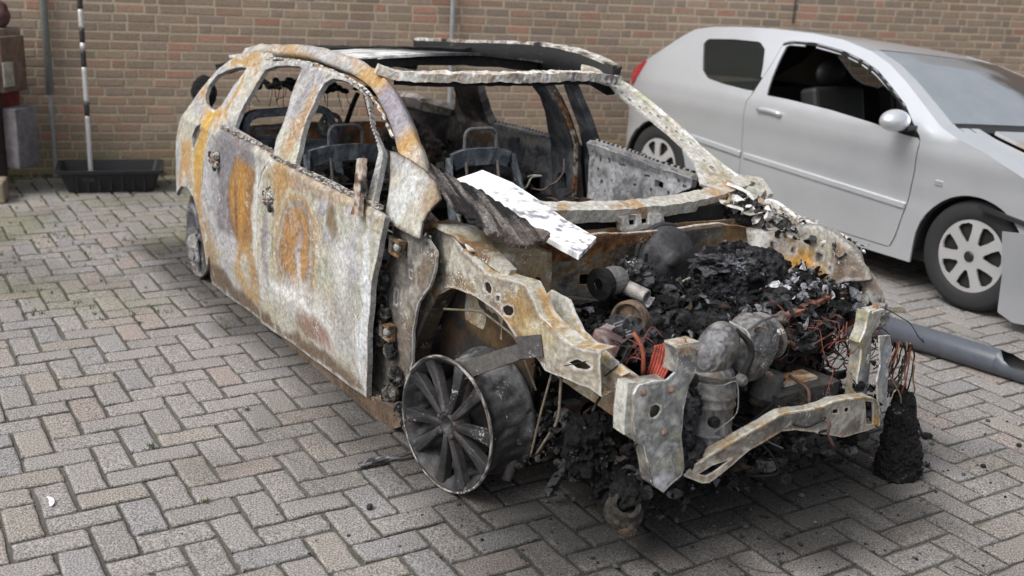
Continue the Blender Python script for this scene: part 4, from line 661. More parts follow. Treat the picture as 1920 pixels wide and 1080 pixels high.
m=MB(); m.lathe([(0,-.02),(.045,-.02),(.05,.0),(.05,.05),(.04,.06)],(.08,-.27,.69),(.2,-1,0),C3(.16,.155,.15),20); m.lathe([(.05,.055),(.055,.06),(.055,.085),(.02,.09)],(.08,-.27,.69),(.2,-1,0),SOOT,20)
m.lathe([(.020,-.02),(.026,-.02),(.026,.06),(.020,.062),(.019,.0)],(.13,-.235,.665),(1,.35,-.2),C3(.30,.28,.26),20);m.lump((.06,-.18,.68),(.05,.07,.05),CH(8),8,.7,8,4)
for k in range(4): m.lathe([(0,.04),(.006,.04),(.006,0)],(.05,-.25+.045*k,.72),(0,0,1),SOOT,6)
m.build('throttle_body',[M_['alu']],W,smooth=False)
m=MB(); n=40; prof=[(.052,-.014)];
for k in range(7): prof+=[(.064,-.014+k*.004),(.061,-.012+k*.004)]
prof+=[(.064,.016),(.055,.018),(.050,.012),(.046,0),(.02,-.002),(.018,.006),(0,.008)]
m.lathe(prof,(.32,-.395,.64),(.35,-1,.1),mottled([C3(.09,.06,.045),C3(.05,.035,.03),C3(.13,.09,.06)],20,6),n); m.build('pulley',[M_['burnt_dark']],W)
m=MB(); m.box((.36,-.50,.60),(.09,.10,.06),mottled([C3(.20,.13,.12),C3(.28,.24,.23),C3(.1,.06,.06)],18,7),rot=Matrix.Rotation(.5,3,'Z')@Matrix.Rotation(.3,3,'Y'),seg=5,jit=.012)
for k in range(6): m.beam([(.33+.012*k,-.47,.635-.004*k),(.33+.012*k,-.40,.645-.004*k)],.005,.012,(0,0,1),C3(.22,.22,.23),.003,k)
m.lump((.34,-.43,.58),(.07,.07,.05),CH(4),4,.9,8,4); m.build('alternator',[M_['burnt_dark']],W)
m=MB()
for k in range(7): m.tube([(.50+.01*k,-.46,.53),(.50+.006*k,-.45+.008*k,.57),(.495,-.435+.01*k,.62)],.005,C3(.32,.06,.04),6)
m.tube([(.46,-.50,.66),(.50,-.485,.62),(.51,-.49,.54)],.007,C3(.24,.07,.04),8); m.build('copper_winding',[M_['wire']],W,smooth=True)
# converter
AL=mottled([C3(.13,.13,.138),C3(.19,.19,.20),C3(.07,.07,.075),C3(.16,.15,.145),C3(.22,.215,.21),C3(.10,.085,.07)],13,110)
prof=[(.0,.150),(.045,.146),(.066,.13),(.078,.10),(.080,.08)]
for z0 in (.055,.025,-.065,-.095): prof+=[(.079,z0+.008),(.0835,z0+.003),(.0835,z0-.003),(.079,z0-.008)]
prof+=[(.079,-.13),(.066,-.15),(.04,-.158),(0,-.16)]
m=MB(); m.lathe(sorted(prof,key=lambda q:-q[1]),(.585,-.275,.415),(-.04,.05,1),AL,56); cat=m.build('catalytic_converter',[M_['alu']],W,smooth=True)
def shell(m,c,A,rot,seed,pw=.75):
    V,F=ICO[5]; Pn=np.sign(V)*abs(V)**pw
    Pn=Pn*np.array(A)
    q=(fbm(Pn+seed,9,3,seed)-.5); q3=1-abs(2*fbm(Pn+seed,16,3,seed+4)-1); Pn=Pn*(1+.14*q-.05*sm(q3,.9,1.0))[:,None]
    Q=Pn@np.array(rot).T+np.array(c); m.add(Q,F,AL(Q))
def RM(ax_,ay_,az_): return Matrix.Rotation(az_,3,'Z')@Matrix.Rotation(ay_,3,'Y')@Matrix.Rotation(ax_,3,'X')
m=MB(); shell(m,(.535,-.075,.568),(.078,.098,.110),RM(-.38,.10,.25),3); m.build('heat_shield',[M_['alu']],cat,smooth=True)
m=MB(); shell(m,(.575,-.262,.598),(.060,.062,.098),RM(-.45,.12,.1),5,.85); m.build('elbow_shield',[M_['alu']],cat,smooth=True)
m=MB(); m.beam([(.605,-.215,.675),(.638,-.185,.640),(.650,-.178,.600),(.655,-.205,.560),(.650,-.205,.515),(.64,-.185,.485)],[.008,.012,.010,.014,.010,.012],.02,(1,0,0),SOOT,.003,5,.01); m.build('shield_gap',[M_['soot']],cat)
m=MB(); m.beam([(.575,-.215,.690),(.612,-.170,.665),(.628,-.160,.610),(.632,-.18,.570),(.630,-.185,.52)],.006,.006,(1,0,0),ASH*.7,.002,5,.01); m.build('shield_seam',[M_['alu']],cat)
m=MB(); m.lathe([(.05,-.012),(.082,-.014),(.086,0),(.082,.010),(.05,.014),(.035,.03),(0,.03)],(.50,.030,.580),(-.25,1,.25),AL,40); m.lathe([(0,.07),(.014,.07),(.014,0)],(.50,.06,.62),(-.25,1,.25),AL,12);m.build('flange',[M_['alu']],cat,smooth=False)
for z_,r_ in ((.535,.083),(.282,.083)):
    m=MB(); m.lathe([(r_-.004,-.006),(r_+.003,-.006),(r_+.003,.006),(r_-.004,.006)],(.585-.04*(z_-.415),-.275+.05*(z_-.415),z_),(-.04,.05,1),C3(.10,.09,.08),40); m.build('clamp_band',[M_['alu']],cat)
for p_ in ((.615,-.02,.64),(.610,-.12,.66),(.618,-.05,.50),(.575,.03,.66)):
    m=MB(); m.lathe([(0,.010),(.006,.010),(.006,.003),(.011,.003),(.011,-.01)],p_,(1,.1,.2),C3(.12,.09,.07),8); m.build('bolt',[M_['burnt_grey']],cat)
m=MB(); m.beam([(.600,-.165,.655),(.615,-.12,.690),(.600,-.05,.690),(.570,.0,.675)],.005,.010,(1,0,.3),C3(.09,.085,.08),.002,5,.01); m.beam([(.622,-.145,.60),(.628,-.09,.575),(.622,-.03,.585)],.004,.006,(1,0,0),C3(.05,.05,.05),.004,6,.008); m.build('pressed_seam',[M_['alu']],cat)
m=MB(); m.lathe([(0,.02),(.010,.02),(.014,.012),(.018,.010),(.018,-.01)],(.670,-.235,.535),(1,0,0),C3(.10,.1,.1),14); m.build('sensor',[M_['burnt_dark']],cat)
m=MB(); m.lathe([(0,.0),(.014,0),(.017,-.004),(.020,-.02)],(.667,-.315,.405),(1,-.2,0),SOOT,14); m.build('pipe_stub',[M_['burnt_dark']],cat)
m=MB(); m.tube([(.66,-.40,.55),(.68,-.33,.53),(.68,-.26,.55),(.69,-.26,.5),(.69,-.25,.43),(.66,-.32,.37)],.0022,C3(.18,.18,.18),5); m.build('lead_wire',[M_['burnt_dark']],cat)
# sump side, hoses, brackets right of the converter
m=MB()
m.lathe([(0,.04),(.045,.04),(.05,.02),(.05,-.05),(.03,-.07)],(.54,.03,.43),(0,.2,1),C3(.07,.07,.07),20)
m.box((.50,.16,.36),(.22,.30,.10),C3(.05,.045,.042),seg=6,jit=.03,seed=3)
m.box((.53,.17,.415),(.07,.16,.012),mottled([C3(.36,.17,.05),PALE,C3(.2,.1,.05)],20,4),seg=4,jit=.01)
m.build('gearbox',[M_['burnt_dark']],W)
# rusty bar along the top of the left front
m=MB(); m.beam([(.40,.15,.585),(.42,.25,.600),(.40,.42,.625),(.36,.60,.615)],[.03,.035,.03,.03],.018,(0,0,1),mottled([C3(.13,.055,.035),C3(.20,.09,.055),C3(.09,.05,.04)],20,8),.012,8,.012,30); m.build('radiator_bar',[M_['burnt']],W)
m=MB()
for i in range(30):
    r=random.Random(i+500); m.lump((.22+r.uniform(-.10,.16),.50+r.uniform(-.18,.14),.615+r.uniform(-.03,.03)),(.022*r.uniform(.5,1.3),.022*r.uniform(.5,1.3),.014),[C3(.2,.2,.22),C3(.2,.2,.22),SOOT,DARK,C3(.5,.5,.55)][i%5],i,.9,8,3)
for i in range(260):
    r=random.Random(i+9300); m.flake((.22+r.uniform(-.14,.18),.49+r.uniform(-.2,.16),.622+r.uniform(-.03,.035)),r.choice([.008,.014,.02,.028]),[C3(.42,.42,.46),C3(.2,.2,.22),SOOT,DARK,C3(.6,.6,.64),SOOT][i%6],i)
m.build('ash_crust',[M_['char']],W)
m=MB()
for i in range(40):
    r=random.Random(i+800); s=r.uniform(.03,.06); m.lump((.26+r.uniform(-.15,.22),r.uniform(-.48,.52),.17+r.uniform(-.04,.24)),(s,s,s*.9),CH(i+4),i,.45,7,4,i%2==0)
for i in range(40):
    r=random.Random(i+8400); s=r.uniform(.04,.08); m.lump((r.uniform(.12,.44),r.uniform(.12,.56),r.uniform(.22,.50)),(s,s,s*.8),SOOT,i,.4,6,3)
for i in range(260):
    r=random.Random(i+8100); s=r.uniform(.006,.022); m.lump((.34+r.uniform(-.18,.28),r.uniform(-.6,.6),.12+abs(r.gauss(0,.15))),(s,s*1.3,s*.8),[SOOT,DARK,SOOT,C3(.06,.055,.05),C3(.12,.12,.13)][i%5],i,.9,8,2)
for i in range(14):
    r=random.Random(i+900); s=r.uniform(.02,.05); m.lump((.62+r.uniform(-.04,.03),-.43+r.uniform(-.05,.06),.48+r.uniform(-.2,.06)),(s*.7,s,s),CH(i+4),i,.9,7,4)
for i in range(900):
    r=random.Random(i+8800); m.flake((.36+r.uniform(-.22,.32),r.uniform(-.62,.62),.10+abs(r.gauss(0,.17))),r.choice([.006,.01,.016,.024]),[SOOT,DARK,SOOT,C3(.05,.04,.035),C3(.10,.10,.11),SOOT,C3(.03,.025,.02)][i%7],i)
m.build('melted_parts',[M_['char']],W)
m=MB()
for i in range(90):
    r=random.Random(i+300)
    if i<55: a=np.array([.48+r.uniform(-.12,.12),.42+r.uniform(-.14,.12),.62-r.random()*.12]); g=-.045
    elif i<75: a=np.array([.42+r.uniform(-.1,.1),.15+r.uniform(-.12,.2),.58]); g=-.015
    else: a=np.array([.40+r.uniform(-.1,.15),-.50+r.uniform(-.08,.1),.60]); g=-.02
    P=[a]
    for k in range(6): P.append(P[-1]+np.array([r.gauss(0,.028),r.gauss(0,.03),g*.5+r.gauss(0,.022)]))
    red=C3(.20,.045,.035) if i%2==0 else C3(.13,.05,.04)
    m=MB();m.tube(P,.0012+.0013*r.random(),red if i%3 else SOOT*2,5,0,0,.012);m.build('scorched_wire',[M_['wire']],W,smooth=True)
m=MB()
for i in range(80):
    r=random.Random(i+1300); a=np.array([r.uniform(.0,.6),r.uniform(-.55,.6),r.uniform(.25,.6)]);P=[a]
    for k in range(6): P.append(P[-1]+np.array([r.gauss(0,.04),r.gauss(0,.05),r.gauss(0,.03)-.008]))
    m.tube(P,.002+.004*r.random(),[SOOT*1.5,DARK,C3(.09,.05,.04),SOOT][i%4],5,0,0,.014)
for P,r_,c_ in [([(-.1,-.42,.60),(-.05,-.30,.585),(.05,-.2,.57)],.008,C3(.14,.13,.12)),([(-.08,-.42,.575),(.0,-.33,.56),(.1,-.25,.54)],.009,C3(.09,.09,.09)),([(.0,-.05,.62),(.02,.05,.61),(.03,.12,.63),(.0,.18,.64)],.006,C3(.28,.25,.2)),([(-.2,-.55,.1),(0,-.62,.27),(.1,-.66,.28),(.1,-.34,.24)],.014,C3(.12,.09,.07)),([(.15,-.60,.28),(.12,-.66,.18),(.13,-.71,.06)],.018,C3(.09,.085,.08)),([(.28,-.66,.5),(.26,-.68,.35),(.22,-.68,.18)],.004,C3(.15,.12,.09)),([(.30,-.64,.5),(.33,-.66,.35),(.25,-.68,.2)],.005,C3(.13,.11,.08)),([(-.25,-.75,.55),(-.05,-.72,.60),(.1,-.68,.55),(.2,-.66,.4)],.004,C3(.12,.1,.07))]:
    m.tube(P,r_,c_,8,0,0,.02)
m.build('charred_hoses',[M_['burnt_dark']],W,smooth=True)
# front axle: strut remains, drive shaft, brake arm
m=MB(); m.beam([(.02,-.83,.43),(.10,-.80,.48),(.20,-.74,.545),(.25,-.70,.575)],[.055,.055,.05,.06],.014,(.3,-.9,.2),C3(.07,.065,.06),.004,7,.02); m.beam([(.20,-.74,.56),(.26,-.69,.58)],.07,.02,(.3,-.9,.2),C3(.055,.05,.05)); m.build('strut_arm',[M_['burnt_dark']],W)
for p_,q_ in (((.06,-.58,.22),(.08,.07,.10)),((.40,-.58,.27),(.06,.06,.08)),((.48,-.53,.17),(.05,.05,.06))):
    m=MB(); m.lump(p_,q_,SOOT,6,.8,8,4); m.build('suspension_lump',[M_['char']],W)
m=MB(); m.lathe([(.09,-.02),(.11,-.02),(.11,.02),(.09,.02)],(.35,-.50,.30),(0,1,.1),C3(.05,.035,.025),24); m.build('brake_ring',[M_['burnt_dark']],W)
m=MB()
for i in range(240):
    r=random.Random(i+15000); m.flake((.28+r.gauss(0,.14),-.56+r.gauss(0,.07),.12+abs(r.gauss(0,.13))),r.choice([.008,.014,.022]),[SOOT,DARK,SOOT,C3(.06,.055,.05)][i%4],i)
tag(m.build('suspension_char_flakes',[M_['char']],W),None,None,kind='stuff'); m=MB(); m.beam([(.25,-.62,.05),(.30,-.60,.16),(.36,-.58,.30),(.42,-.56,.38)],.03,.02,(0,1,0),DARK,.006,3); m.build('suspension_arm',[M_['burnt_dark']],W); m=MB();m.lathe([(.09,-.02),(.11,-.02),(.11,.02),(.09,.02)],(.35,-.50,.30),(0,1,.1),C3(.05,.035,.025),24); m.build('suspension_remains',[M_['char']],W)
# ---- wheels: bare burnt alloys
def rim(name,c,ax,seed,bright=1.):
    ax=Vector(ax).normalized(); q=ax.to_track_quat('Z','Y').to_matrix(); e=MB()
    RC=mottled([C3(.022,.022,.024)*bright,C3(.045,.045,.048)*bright,C3(.016,.016,.016)*bright,C3(.08,.08,.085)*bright,C3(.035,.03,.028)*bright],12,seed)
    e.lathe([(.222,.0),(.232,.004),(.235,-.004),(.230,-.014),(.214,-.022),(.206,-.05),(.198,-.09),(.205,-.14),(.214,-.17),(.222,-.185),(.228,-.20),(.222,-.204),(.208,-.19),(.198,-.16),(.190,-.10),(.195,-.05),(.205,-.02),(.222,.0)],c,tuple(ax),lambda V:mixc(RC(V),mottled([C3(.05,.05,.052),C3(.12,.12,.125),C3(.03,.03,.03),C3(.22,.22,.23)],16,seed+3)(V),sm(-((V-np.array(c))@np.array(ax)),.03,.06)),64)
    o=e.build(name,[M_['rim']],W,smooth=True)
    e=MB(); e.lathe([(.227,.003),(.231,.006),(.235,.003),(.235,-.003)],c,tuple(ax),mottled([C3(.16,.14,.12),C3(.05,.045,.042),C3(.32,.31,.29),C3(.035,.03,.03)],22,seed),64); e.build('rim_lip',[M_['burnt']],o,smooth=True)
    qm=np.array(q)
    for k in range(10):
        a=2*math.pi*k/10+.05*(1 if k%2 else -1)+.15
        def loc(r,w,h): return np.array(c)+qm@np.array([math.cos(a)*r-math.sin(a)*w,math.sin(a)*r+math.cos(a)*w,h])
        V=[];F=[]
        for r,wd,h in ((.040,.014,-.006),(.10,.018,-.009),(.16,.023,-.009),(.219,.030,-.004)):
            for s_,hh,wf in ((-1,-.028,1),(-1,0,.8),(-.25,.004,.8),(.25,.004,.8),(1,0,.8),(1,-.028,1)): V.append(loc(r,s_*wd*wf,h+hh))
        for i in range(3):
            for j in range(6): F.append((i*6+j,i*6+(j+1)%6,i*6+6+(j+1)%6,i*6+6+j))
        F+= [(0,1,2,3,4,5)[::-1],tuple(18+j for j in range(6))]
        V=np.array(V); s=MB().add(V,F,RC(V)); s.build('spoke',[M_['rim']],o,smooth=False,bevel=.003)
    e=MB(); e.lathe([(.0,-.03),(.022,-.03),(.026,-.004),(.034,-.002),(.050,-.012),(.058,-.03),(.06,-.06)],c,tuple(ax),RC,32)
    for k in range(5):
        a=2*math.pi*k/5+.3; p=np.array(c)+qm@np.array([math.cos(a)*.044,math.sin(a)*.044,-.004]); e.lathe([(0,.004),(.007,.004),(.010,.0),(.010,-.01)],p,tuple(ax),C3(.06,.05,.045),8)
    e.build('hub',[M_['rim']],o,smooth=True)
    e=MB(); e.lathe([(.03,.004),(.145,.004),(.145,-.018),(.03,-.018)],np.array(c)-np.array(ax)*.085,tuple(ax),C3(.025,.022,.02),40); e.build('brake_disc',[M_['burnt_dark']],o)
    return o
rim('front_wheel',(-.018,-.865,.233),(.16,-1,.02),5)
rim('rear_wheel',(-2.68,-.84,.232),(-.05,-1,.06),9,3.2)
m=MB(); m.lump((-2.70,-.86,.14),(.05,.02,.06),C3(.2,.2,.2),4,.8,6,3); m.build('melted_hub_trim',[M_['burnt']],W)
m=MB(); m.tube([(-2.7,-.7,.23),(-2.7,.7,.23)],.05,DARK,10); m.lump((-2.65,-.4,.3),(.25,.3,.14),SOOT*1.3,4,.4,4,4);m.lump((-2.65,.3,.3),(.25,.3,.14),SOOT*1.3,4,.4,4,4); m.build('rear_axle',[M_['soot_in']],W)
sheet('wheel_liner',[(-2.95,.15),(-2.4,.15),(-2.4,.5),(-2.6,.6),(-2.9,.5)],[],plane_y(-.62),SOOT*1.5,SI,W,.03,.01)
# ---- things lying on the wreck
wb=lambda x,y:np.stack([x,y,.835-.2*x],-1)
def wbc(V):
    c=np.tile(C3(.88,.88,.87),(len(V),1)); Wp=V+v3(V,12,3)*.05
    q=fbm(Wp,34,5,7,.65); for_=sm(V[:,0]+ .3*(fbm(V,9,2,1)-.5),-.52,-.35)
    c=mixc(c,C3(.36,.36,.39),sm(q,.50,.60)*for_*(1-.75*sm(abs(V[:,0]+.08),.0,.06)*0)); 
    c=mixc(c,C3(.22,.22,.25),sm(q,.60,.68)*for_); return c
b_=sheet('white_board',D['white_board'],[],wb,wbc,[M_['ashboard']],None,.006,.018,.0015,40,dent=.004)
tag(b_,'ash-white board with grey scorch spots lying across the wreck beside the charred strip','board')
def cs(x,y):
    ac=(y+.6)+.22*(x+.3); P_=np.stack([x*3,ac*22,0*x],-1); return np.stack([x,y,.868-.24*x+.03*(fbm(P_,1.6,3,5)-.5)+.006*np.abs(np.sin(ac*150+6*fbm(P_,.8,2,8)))],-1)
def csc(V):
    ac=(V[:,1]+.6)+.22*(V[:,0]+.3); P_=np.stack([V[:,0]*5,ac*60,0*ac],-1); q=fbm(P_,1.1,4,9); c=np.tile(C3(.018,.016,.016),(len(V),1)); c=mixc(c,C3(.10,.088,.082),sm(q,.48,.58)); c=mixc(c,C3(.20,.18,.165),sm(q,.60,.68)); return mixc(c,C3(.13,.10,.085),sm(V[:,0],-.1,.05)*.6)
b2=sheet('charred_strip',D['char_strip'],[],cs,csc,[M_['char'],M_['soot']],None,.0038,.014,.007,41,smooth=False,dent=.012)
tag(b2,'long flaky charred strip sloping from the windscreen pillar down to the strut tower','charred strip')
m=MB(); m.lump((0,0,0),(.018,.018,.016),C3(.25,.29,.34),3,.15,4,4); kn=m.build('grey_knob',[M_['burnt']],None,smooth=True); tag(kn,'small round blue-grey ball lying below the charred strip','knob')  # small rounded knob lying loose on the wreck
for o in (b_,b2): o.location=OW; o.rotation_euler=(0,0,HW)
def w2(x,y,z): 
    c,s=math.cos(HW),math.sin(HW); return Vector((OW.x+x*c-y*s,OW.y+x*s+y*c,z))
kn.location=w2(-.33,-.60,.835)

# ================================================================ SILVER HATCHBACK
def paintmat(name,c,rough=.35,coat=.5,metal=.3):
    m,t,b=nodes(name);b.inputs["Base Color"].default_value=(*c,1);b.inputs["Roughness"].default_value=rough;b.inputs["Metallic"].default_value=metal
    b.inputs["Coat Weight"].default_value=coat;b.inputs["Coat Roughness"].default_value=.08
    tc=N_(t,"ShaderNodeTexCoord");n=N_(t,"ShaderNodeTexNoise");n.inputs["Scale"].default_value=3;n.inputs["Detail"].default_value=5;t.links.new(tc.outputs["Object"],n.inputs["Vector"])
    mr=N_(t,"ShaderNodeMapRange");mr.inputs[3].default_value=rough-.08;mr.inputs[4].default_value=rough+.15;t.links.new(n.outputs[0],mr.inputs[0]);t.links.new(mr.outputs[0],b.inputs["Roughness"])
    return m
SIL=surf("silver_paint",ash=0,dark=.05,scale=3,bump=0,rough=.30,metal=.5,spec=.5,coat=.5)
BLK=paintmat("black_plastic",(.015,.015,.016),.5,0,0); RUB=paintmat("tyre_rubber",(.02,.02,.021),.8,0,0)
def glass(name,c,al):
    m,t,b=nodes(name);b.inputs["Base Color"].default_value=(*c,1);b.inputs["Roughness"].default_value=.06;b.inputs["Specular IOR Level"].default_value=.8;b.inputs["Alpha"].default_value=al;return m
GLD=glass("dark_glass",(.02,.025,.025),.55)
FRO=surf("soot_hazed_glass",ash=0,dark=.1,scale=8,bump=0,rough=.3,spec=.6,coat=.6)
RED=paintmat("red_lens",(.35,.01,.02),.2,.5,0)
T=empty('silver_hatchback','silver three-door hatchback with scorched bonnet parked beside the burnt-out car','car',(1.0071,7.7862,0),-0.97994)
SC=C3(.57,.59,.62)
def ys(x,z):
    x=np.asarray(x,float)
    return -.035+np.clip(z-.90,0,1)**1.15*.55+.75*np.clip(-.08-x,0,2)**2+.30*np.clip(x-2.85,0,2)**2*2+.05*np.clip(.42-z,0,1)**1.0-.012*np.exp(-((z-.80)/.07)**2)+.006*np.exp(-((z-.55)/.05)**2)
def arch(cx,r,a0,a1,n=18): return [(cx+r*math.cos(a),.29+r*math.sin(a)) for a in np.linspace(R_(a0),R_(a1),n)]
ztop=[(-.47,.62),(-.50,.78),(-.46,.90),(-.36,.985),(-.143,1.115),(-.0,1.225),(.10,1.285),(.25,1.315),(.5,1.335),(.8,1.35),(1.15,1.35),(1.4,1.335),(1.635,1.29),(1.80,1.235),(1.97,1.15),(2.15,1.045),(2.30,.955),(2.42,.915),(2.6,.87),(2.8,.80),(3.05,.71),(3.2,.62)]
side=[(-.46,.22),(-.48,.4)]+ztop+[(3.25,.5),(3.25,.2),(2.98,.2)]+arch(2.6,.345,0,180)+[(2.25,.18),(.38,.18)]+arch(0,.345,-12,192)
door=[(.885,.935),(.86,.90),(.858,.62),(.87,.40),(.92,.24),(2.10,.235),(2.13,.30),(2.175,.5),(2.19,.66),(2.20,.86),(2.18,.895)]
doorup=[(2.18,.895)]+[(2.02,1.035),(1.88,1.115),(1.74,1.19),(1.6,1.235),(1.44,1.27),(1.2,1.295),(1.0,1.288),(.95,1.27),(.94,1.15),(.885,.935)]
dfull=door+doorup[1:-1]
dbig=[tuple(p) for p in shrink(dfull,1.009)]
def hside(mir):
    sgn=1 if not mir else -1
    mp=(lambda x,z:np.stack([x,ys(x,z),z],-1)) if not mir else (lambda x,z:np.stack([x,1.60-ys(x,z),z-.115*np.clip(z-.45,0,1)/.9],-1))
    off=np.array([0,-.002*sgn,0])
    b=sheet('body_side',side,[dbig,D['h_qwin']],mp,SC,[SIL,BLK],T,.03,.012 if not mir else -.012,0,0,flip=mir)
    d=sheet('door',dfull,[D['h_fwin']],lambda x,z:mp(x,z)+off,SC,[SIL,BLK],T,.03,.012 if not mir else -.012,0,0,flip=mir)
    return b,d,mp
bR,dR,mpR=hside(False); bL,dL,mpL=hside(True)
sheet('quarter_glass',shrink(D['h_qwin'],1.02),[],lambda x,z:mpR(x,z)+np.array([0,.012,0]),SC,[GLD],bR,.05,.004)
sheet('quarter_glass',shrink(D['h_qwin'],1.02),[],lambda x,z:mpL(x,z)-np.array([0,.012,0]),SC,[GLD],bL,.05,.004,flip=True)
for par,mp,s_ in ((dR,mpR,1),(dL,mpL,-1)):
    m=MB(); P=[mp(np.array([x]),np.array([z]))[0]+np.array([0,-.006*s_,0]) for x,z in [(.88,.545),(1.5,.52),(2.17,.492)]]; m.beam(P,.016,.035,(0,0,1),SC*1.12,0,0,.1); m.build('trim_strip',[SIL],par,bevel=.005)
    m=MB(); P=[mp(np.array([x]),np.array([z]))[0]+np.array([0,-.02*s_,0]) for x,z in [(.98,.862),(1.08,.868),(1.18,.855)]]; m.beam(P,.022,.03,(0,0,1),SC,0,0,.03,ell=True); m.build('door_handle',[SIL],par,smooth=True)
    m=MB(); P=[mp(np.array([x]),np.array([z]))[0]+np.array([0,-.004*s_,0]) for x,z in [(.955,1.262),(1.0,1.283),(1.2,1.287),(1.44,1.262),(1.6,1.226),(1.74,1.182),(1.88,1.105),(2.02,1.027),(2.17,.90)]]; m.beam(P,.008,.012,(0,0,1),SOOT,0,0,.03); m.build('window_seal',[BLK],par)
m=MB(); P=[mpR(np.array([x]),np.array([z]))[0]+np.array([0,-.006,0]) for x,z in [(.36,.58),(.6,.565),(.855,.547)]]; m.beam(P,.016,.035,(0,0,1),SC*1.12,0,0,.1); m.build('trim_strip',[SIL],bR,bevel=.005)
m=MB(); m.box((2.36,-.035,.66),(.05,.012,.03),SC*.8); m.build('side_indicator',[SIL],bR,bevel=.004)
# top skin
zx=np.array([p[0] for p in ztop]);zz=np.array([p[1] for p in ztop])
o_=np.argsort(zx[2:]);ZX=zx[2:][o_];ZZ=zz[2:][o_]
def ztf(x): return np.interp(x,ZX,ZZ)
def bow(x): return np.interp(x,[-.5,0,.5,1.2,1.66,2.3,3.2],[-.14,-.10,0,.03,.13,.20,.28])
def topm(x,t):
    z0=ztf(x); y0=ys(x,z0)+0; s=2*t-1
    y=y0+(1.60-2*y0)*t
    z=z0+.006*(1-s*s)+.010*(1-s**8)-.115*t*np.clip(z0-.45,0,1)/.9; return np.stack([x+bow(x)*(1-s*s),y,z],-1)
def top(name,x0,x1,colf,mats,par,t0=0,t1=1,res=.035,holes=(),thick=.01,rise=0):
    return sheet(name,[(x0,t0),(x1,t0),(x1,t1),(x0,t1)],list(holes),lambda x,t:topm(x,t)+np.array([0,0,rise]),colf,mats,par,res,thick,0,0)
top('tailgate',-.46,.22,SC,[SIL,BLK],T)
top('roof',.22,1.60,SC,[SIL,BLK],T)
def wsc(V):
    q=fbm(V,4,4,5); f=sm(V[:,0]*.3+V[:,1]+.6*(q-.5),1.35,1.5); c=np.tile(C3(.20,.225,.25),(len(V),1)); return mixc(c,C3(.015,.015,.016),f)
top('windscreen',1.64,2.28,wsc,[FRO],T,.045,.955,.02,thick=.005,rise=.004)
for t0,t1 in ((0,.05),(.95,1)): top('windscreen_pillar',1.60,2.30,SC,[SIL,BLK],T,t0,t1,.02)
top('scuttle',2.28,2.36,C3(.015,.015,.015),[BLK],T,0.05,.95)
def hoodc(V):
    q=fbm(V,6,4,9); c=np.tile(SC*.85,(len(V),1)); c=mixc(c,C3(.34,.20,.10),(1-sm(abs(V[:,0]+.35*V[:,1]-2.82+.25*(q-.5)),.03,.12))*.8*sm(V[:,1],.05,.2)); return mixc(c,C3(.45,.43,.38),sm(q,.5,.6)*.4)
top('bonnet',2.40,3.10,hoodc,[SIL,BLK],T,.13,.97,.03,thick=.02,rise=.03)
top('wing_top',2.30,3.14,SC,[SIL,BLK],T,0,.12,.02)
m=MB(); m.box((3.10,.8,.42),(.20,1.35,.46),SC*.8,seg=6); m.build('front_bumper',[SIL],T,bevel=.05)
sheet('loose_bumper_corner',[(2.80,.50),(2.95,.52),(3.20,.50),(3.20,.08),(2.95,.05),(2.86,.08),(2.845,.28)],[],lambda x,z:np.stack([x,-.075+.5*np.clip(x-2.95,0,1)**2,z],-1),SC*.78,[SIL,BLK],T,.02,.01,0,0)
m=MB(); m.box((2.80,-.045,.57),(.34,.02,.022),SOOT,rot=Matrix.Rotation(.12,3,'Y')); m.box((3.05,.35,.60),(.25,.5,.12),SOOT,seg=3,jit=.02); m.build('headlamp_void',[BLK],T)
# tail lamp, mirror
sheet('tail_lamp',[(-.40,.84),(-.44,.93),(-.36,.985),(-.26,1.04),(-.30,.93),(-.36,.85)],[],lambda x,z:mpR(x,z)+np.array([-.004,-.01,0]),SC,[RED],T,.012,.02)
m=MB(); m.lump((2.10,-.15,.965),(.07,.10,.062),SC*1.1,3,.05,2,4,False); mi=m.build('door_mirror',[SIL],T,smooth=True)
m=MB(); m.box((2.13,-.04,.925),(.06,.14,.03),SOOT); m.build('mirror_arm',[BLK],mi,bevel=.008)
m=MB(); m.lump((2.10,1.75,.965),(.07,.10,.062),SC*1.1,3,.05,2,4,False); m.build('door_mirror',[SIL],T,smooth=True)
# interior
m=MB(); m.box((1.1,.80,.30),(3.0,1.44,.16),SOOT); m.box((-.05,.80,.62),(.35,1.2,.5),SOOT); m.box((2.15,.80,.80),(.28,1.3,.18),SOOT,seg=2); m.build('cabin_lining',[BLK],T)
for y in (.42,1.17):
    m=MB(); m.box((1.22,y,.72),(.14,.46,.60),C3(.03,.03,.032),rot=Matrix.Rotation(-.25,3,'Y'),seg=5,jit=.01); m.box((1.45,y,.45),(.5,.48,.16),C3(.03,.03,.032)); se=m.build('seat',[BLK],T,bevel=.04)
    m=MB(); m.lump((1.12,y,1.10),(.05,.13,.085),C3(.03,.03,.032),3,.05,2,4,False); m.build('headrest',[BLK],se,smooth=True)
m=MB(); m.tube([(1.98+.05*math.cos(a),.42+.18*math.cos(a)*0+.18*math.sin(a),.93+.15*math.cos(a)) for a in np.linspace(0,6.283,25)],.014,SOOT,8,0,0,0); m.build('steering_wheel',[BLK],T,smooth=True)
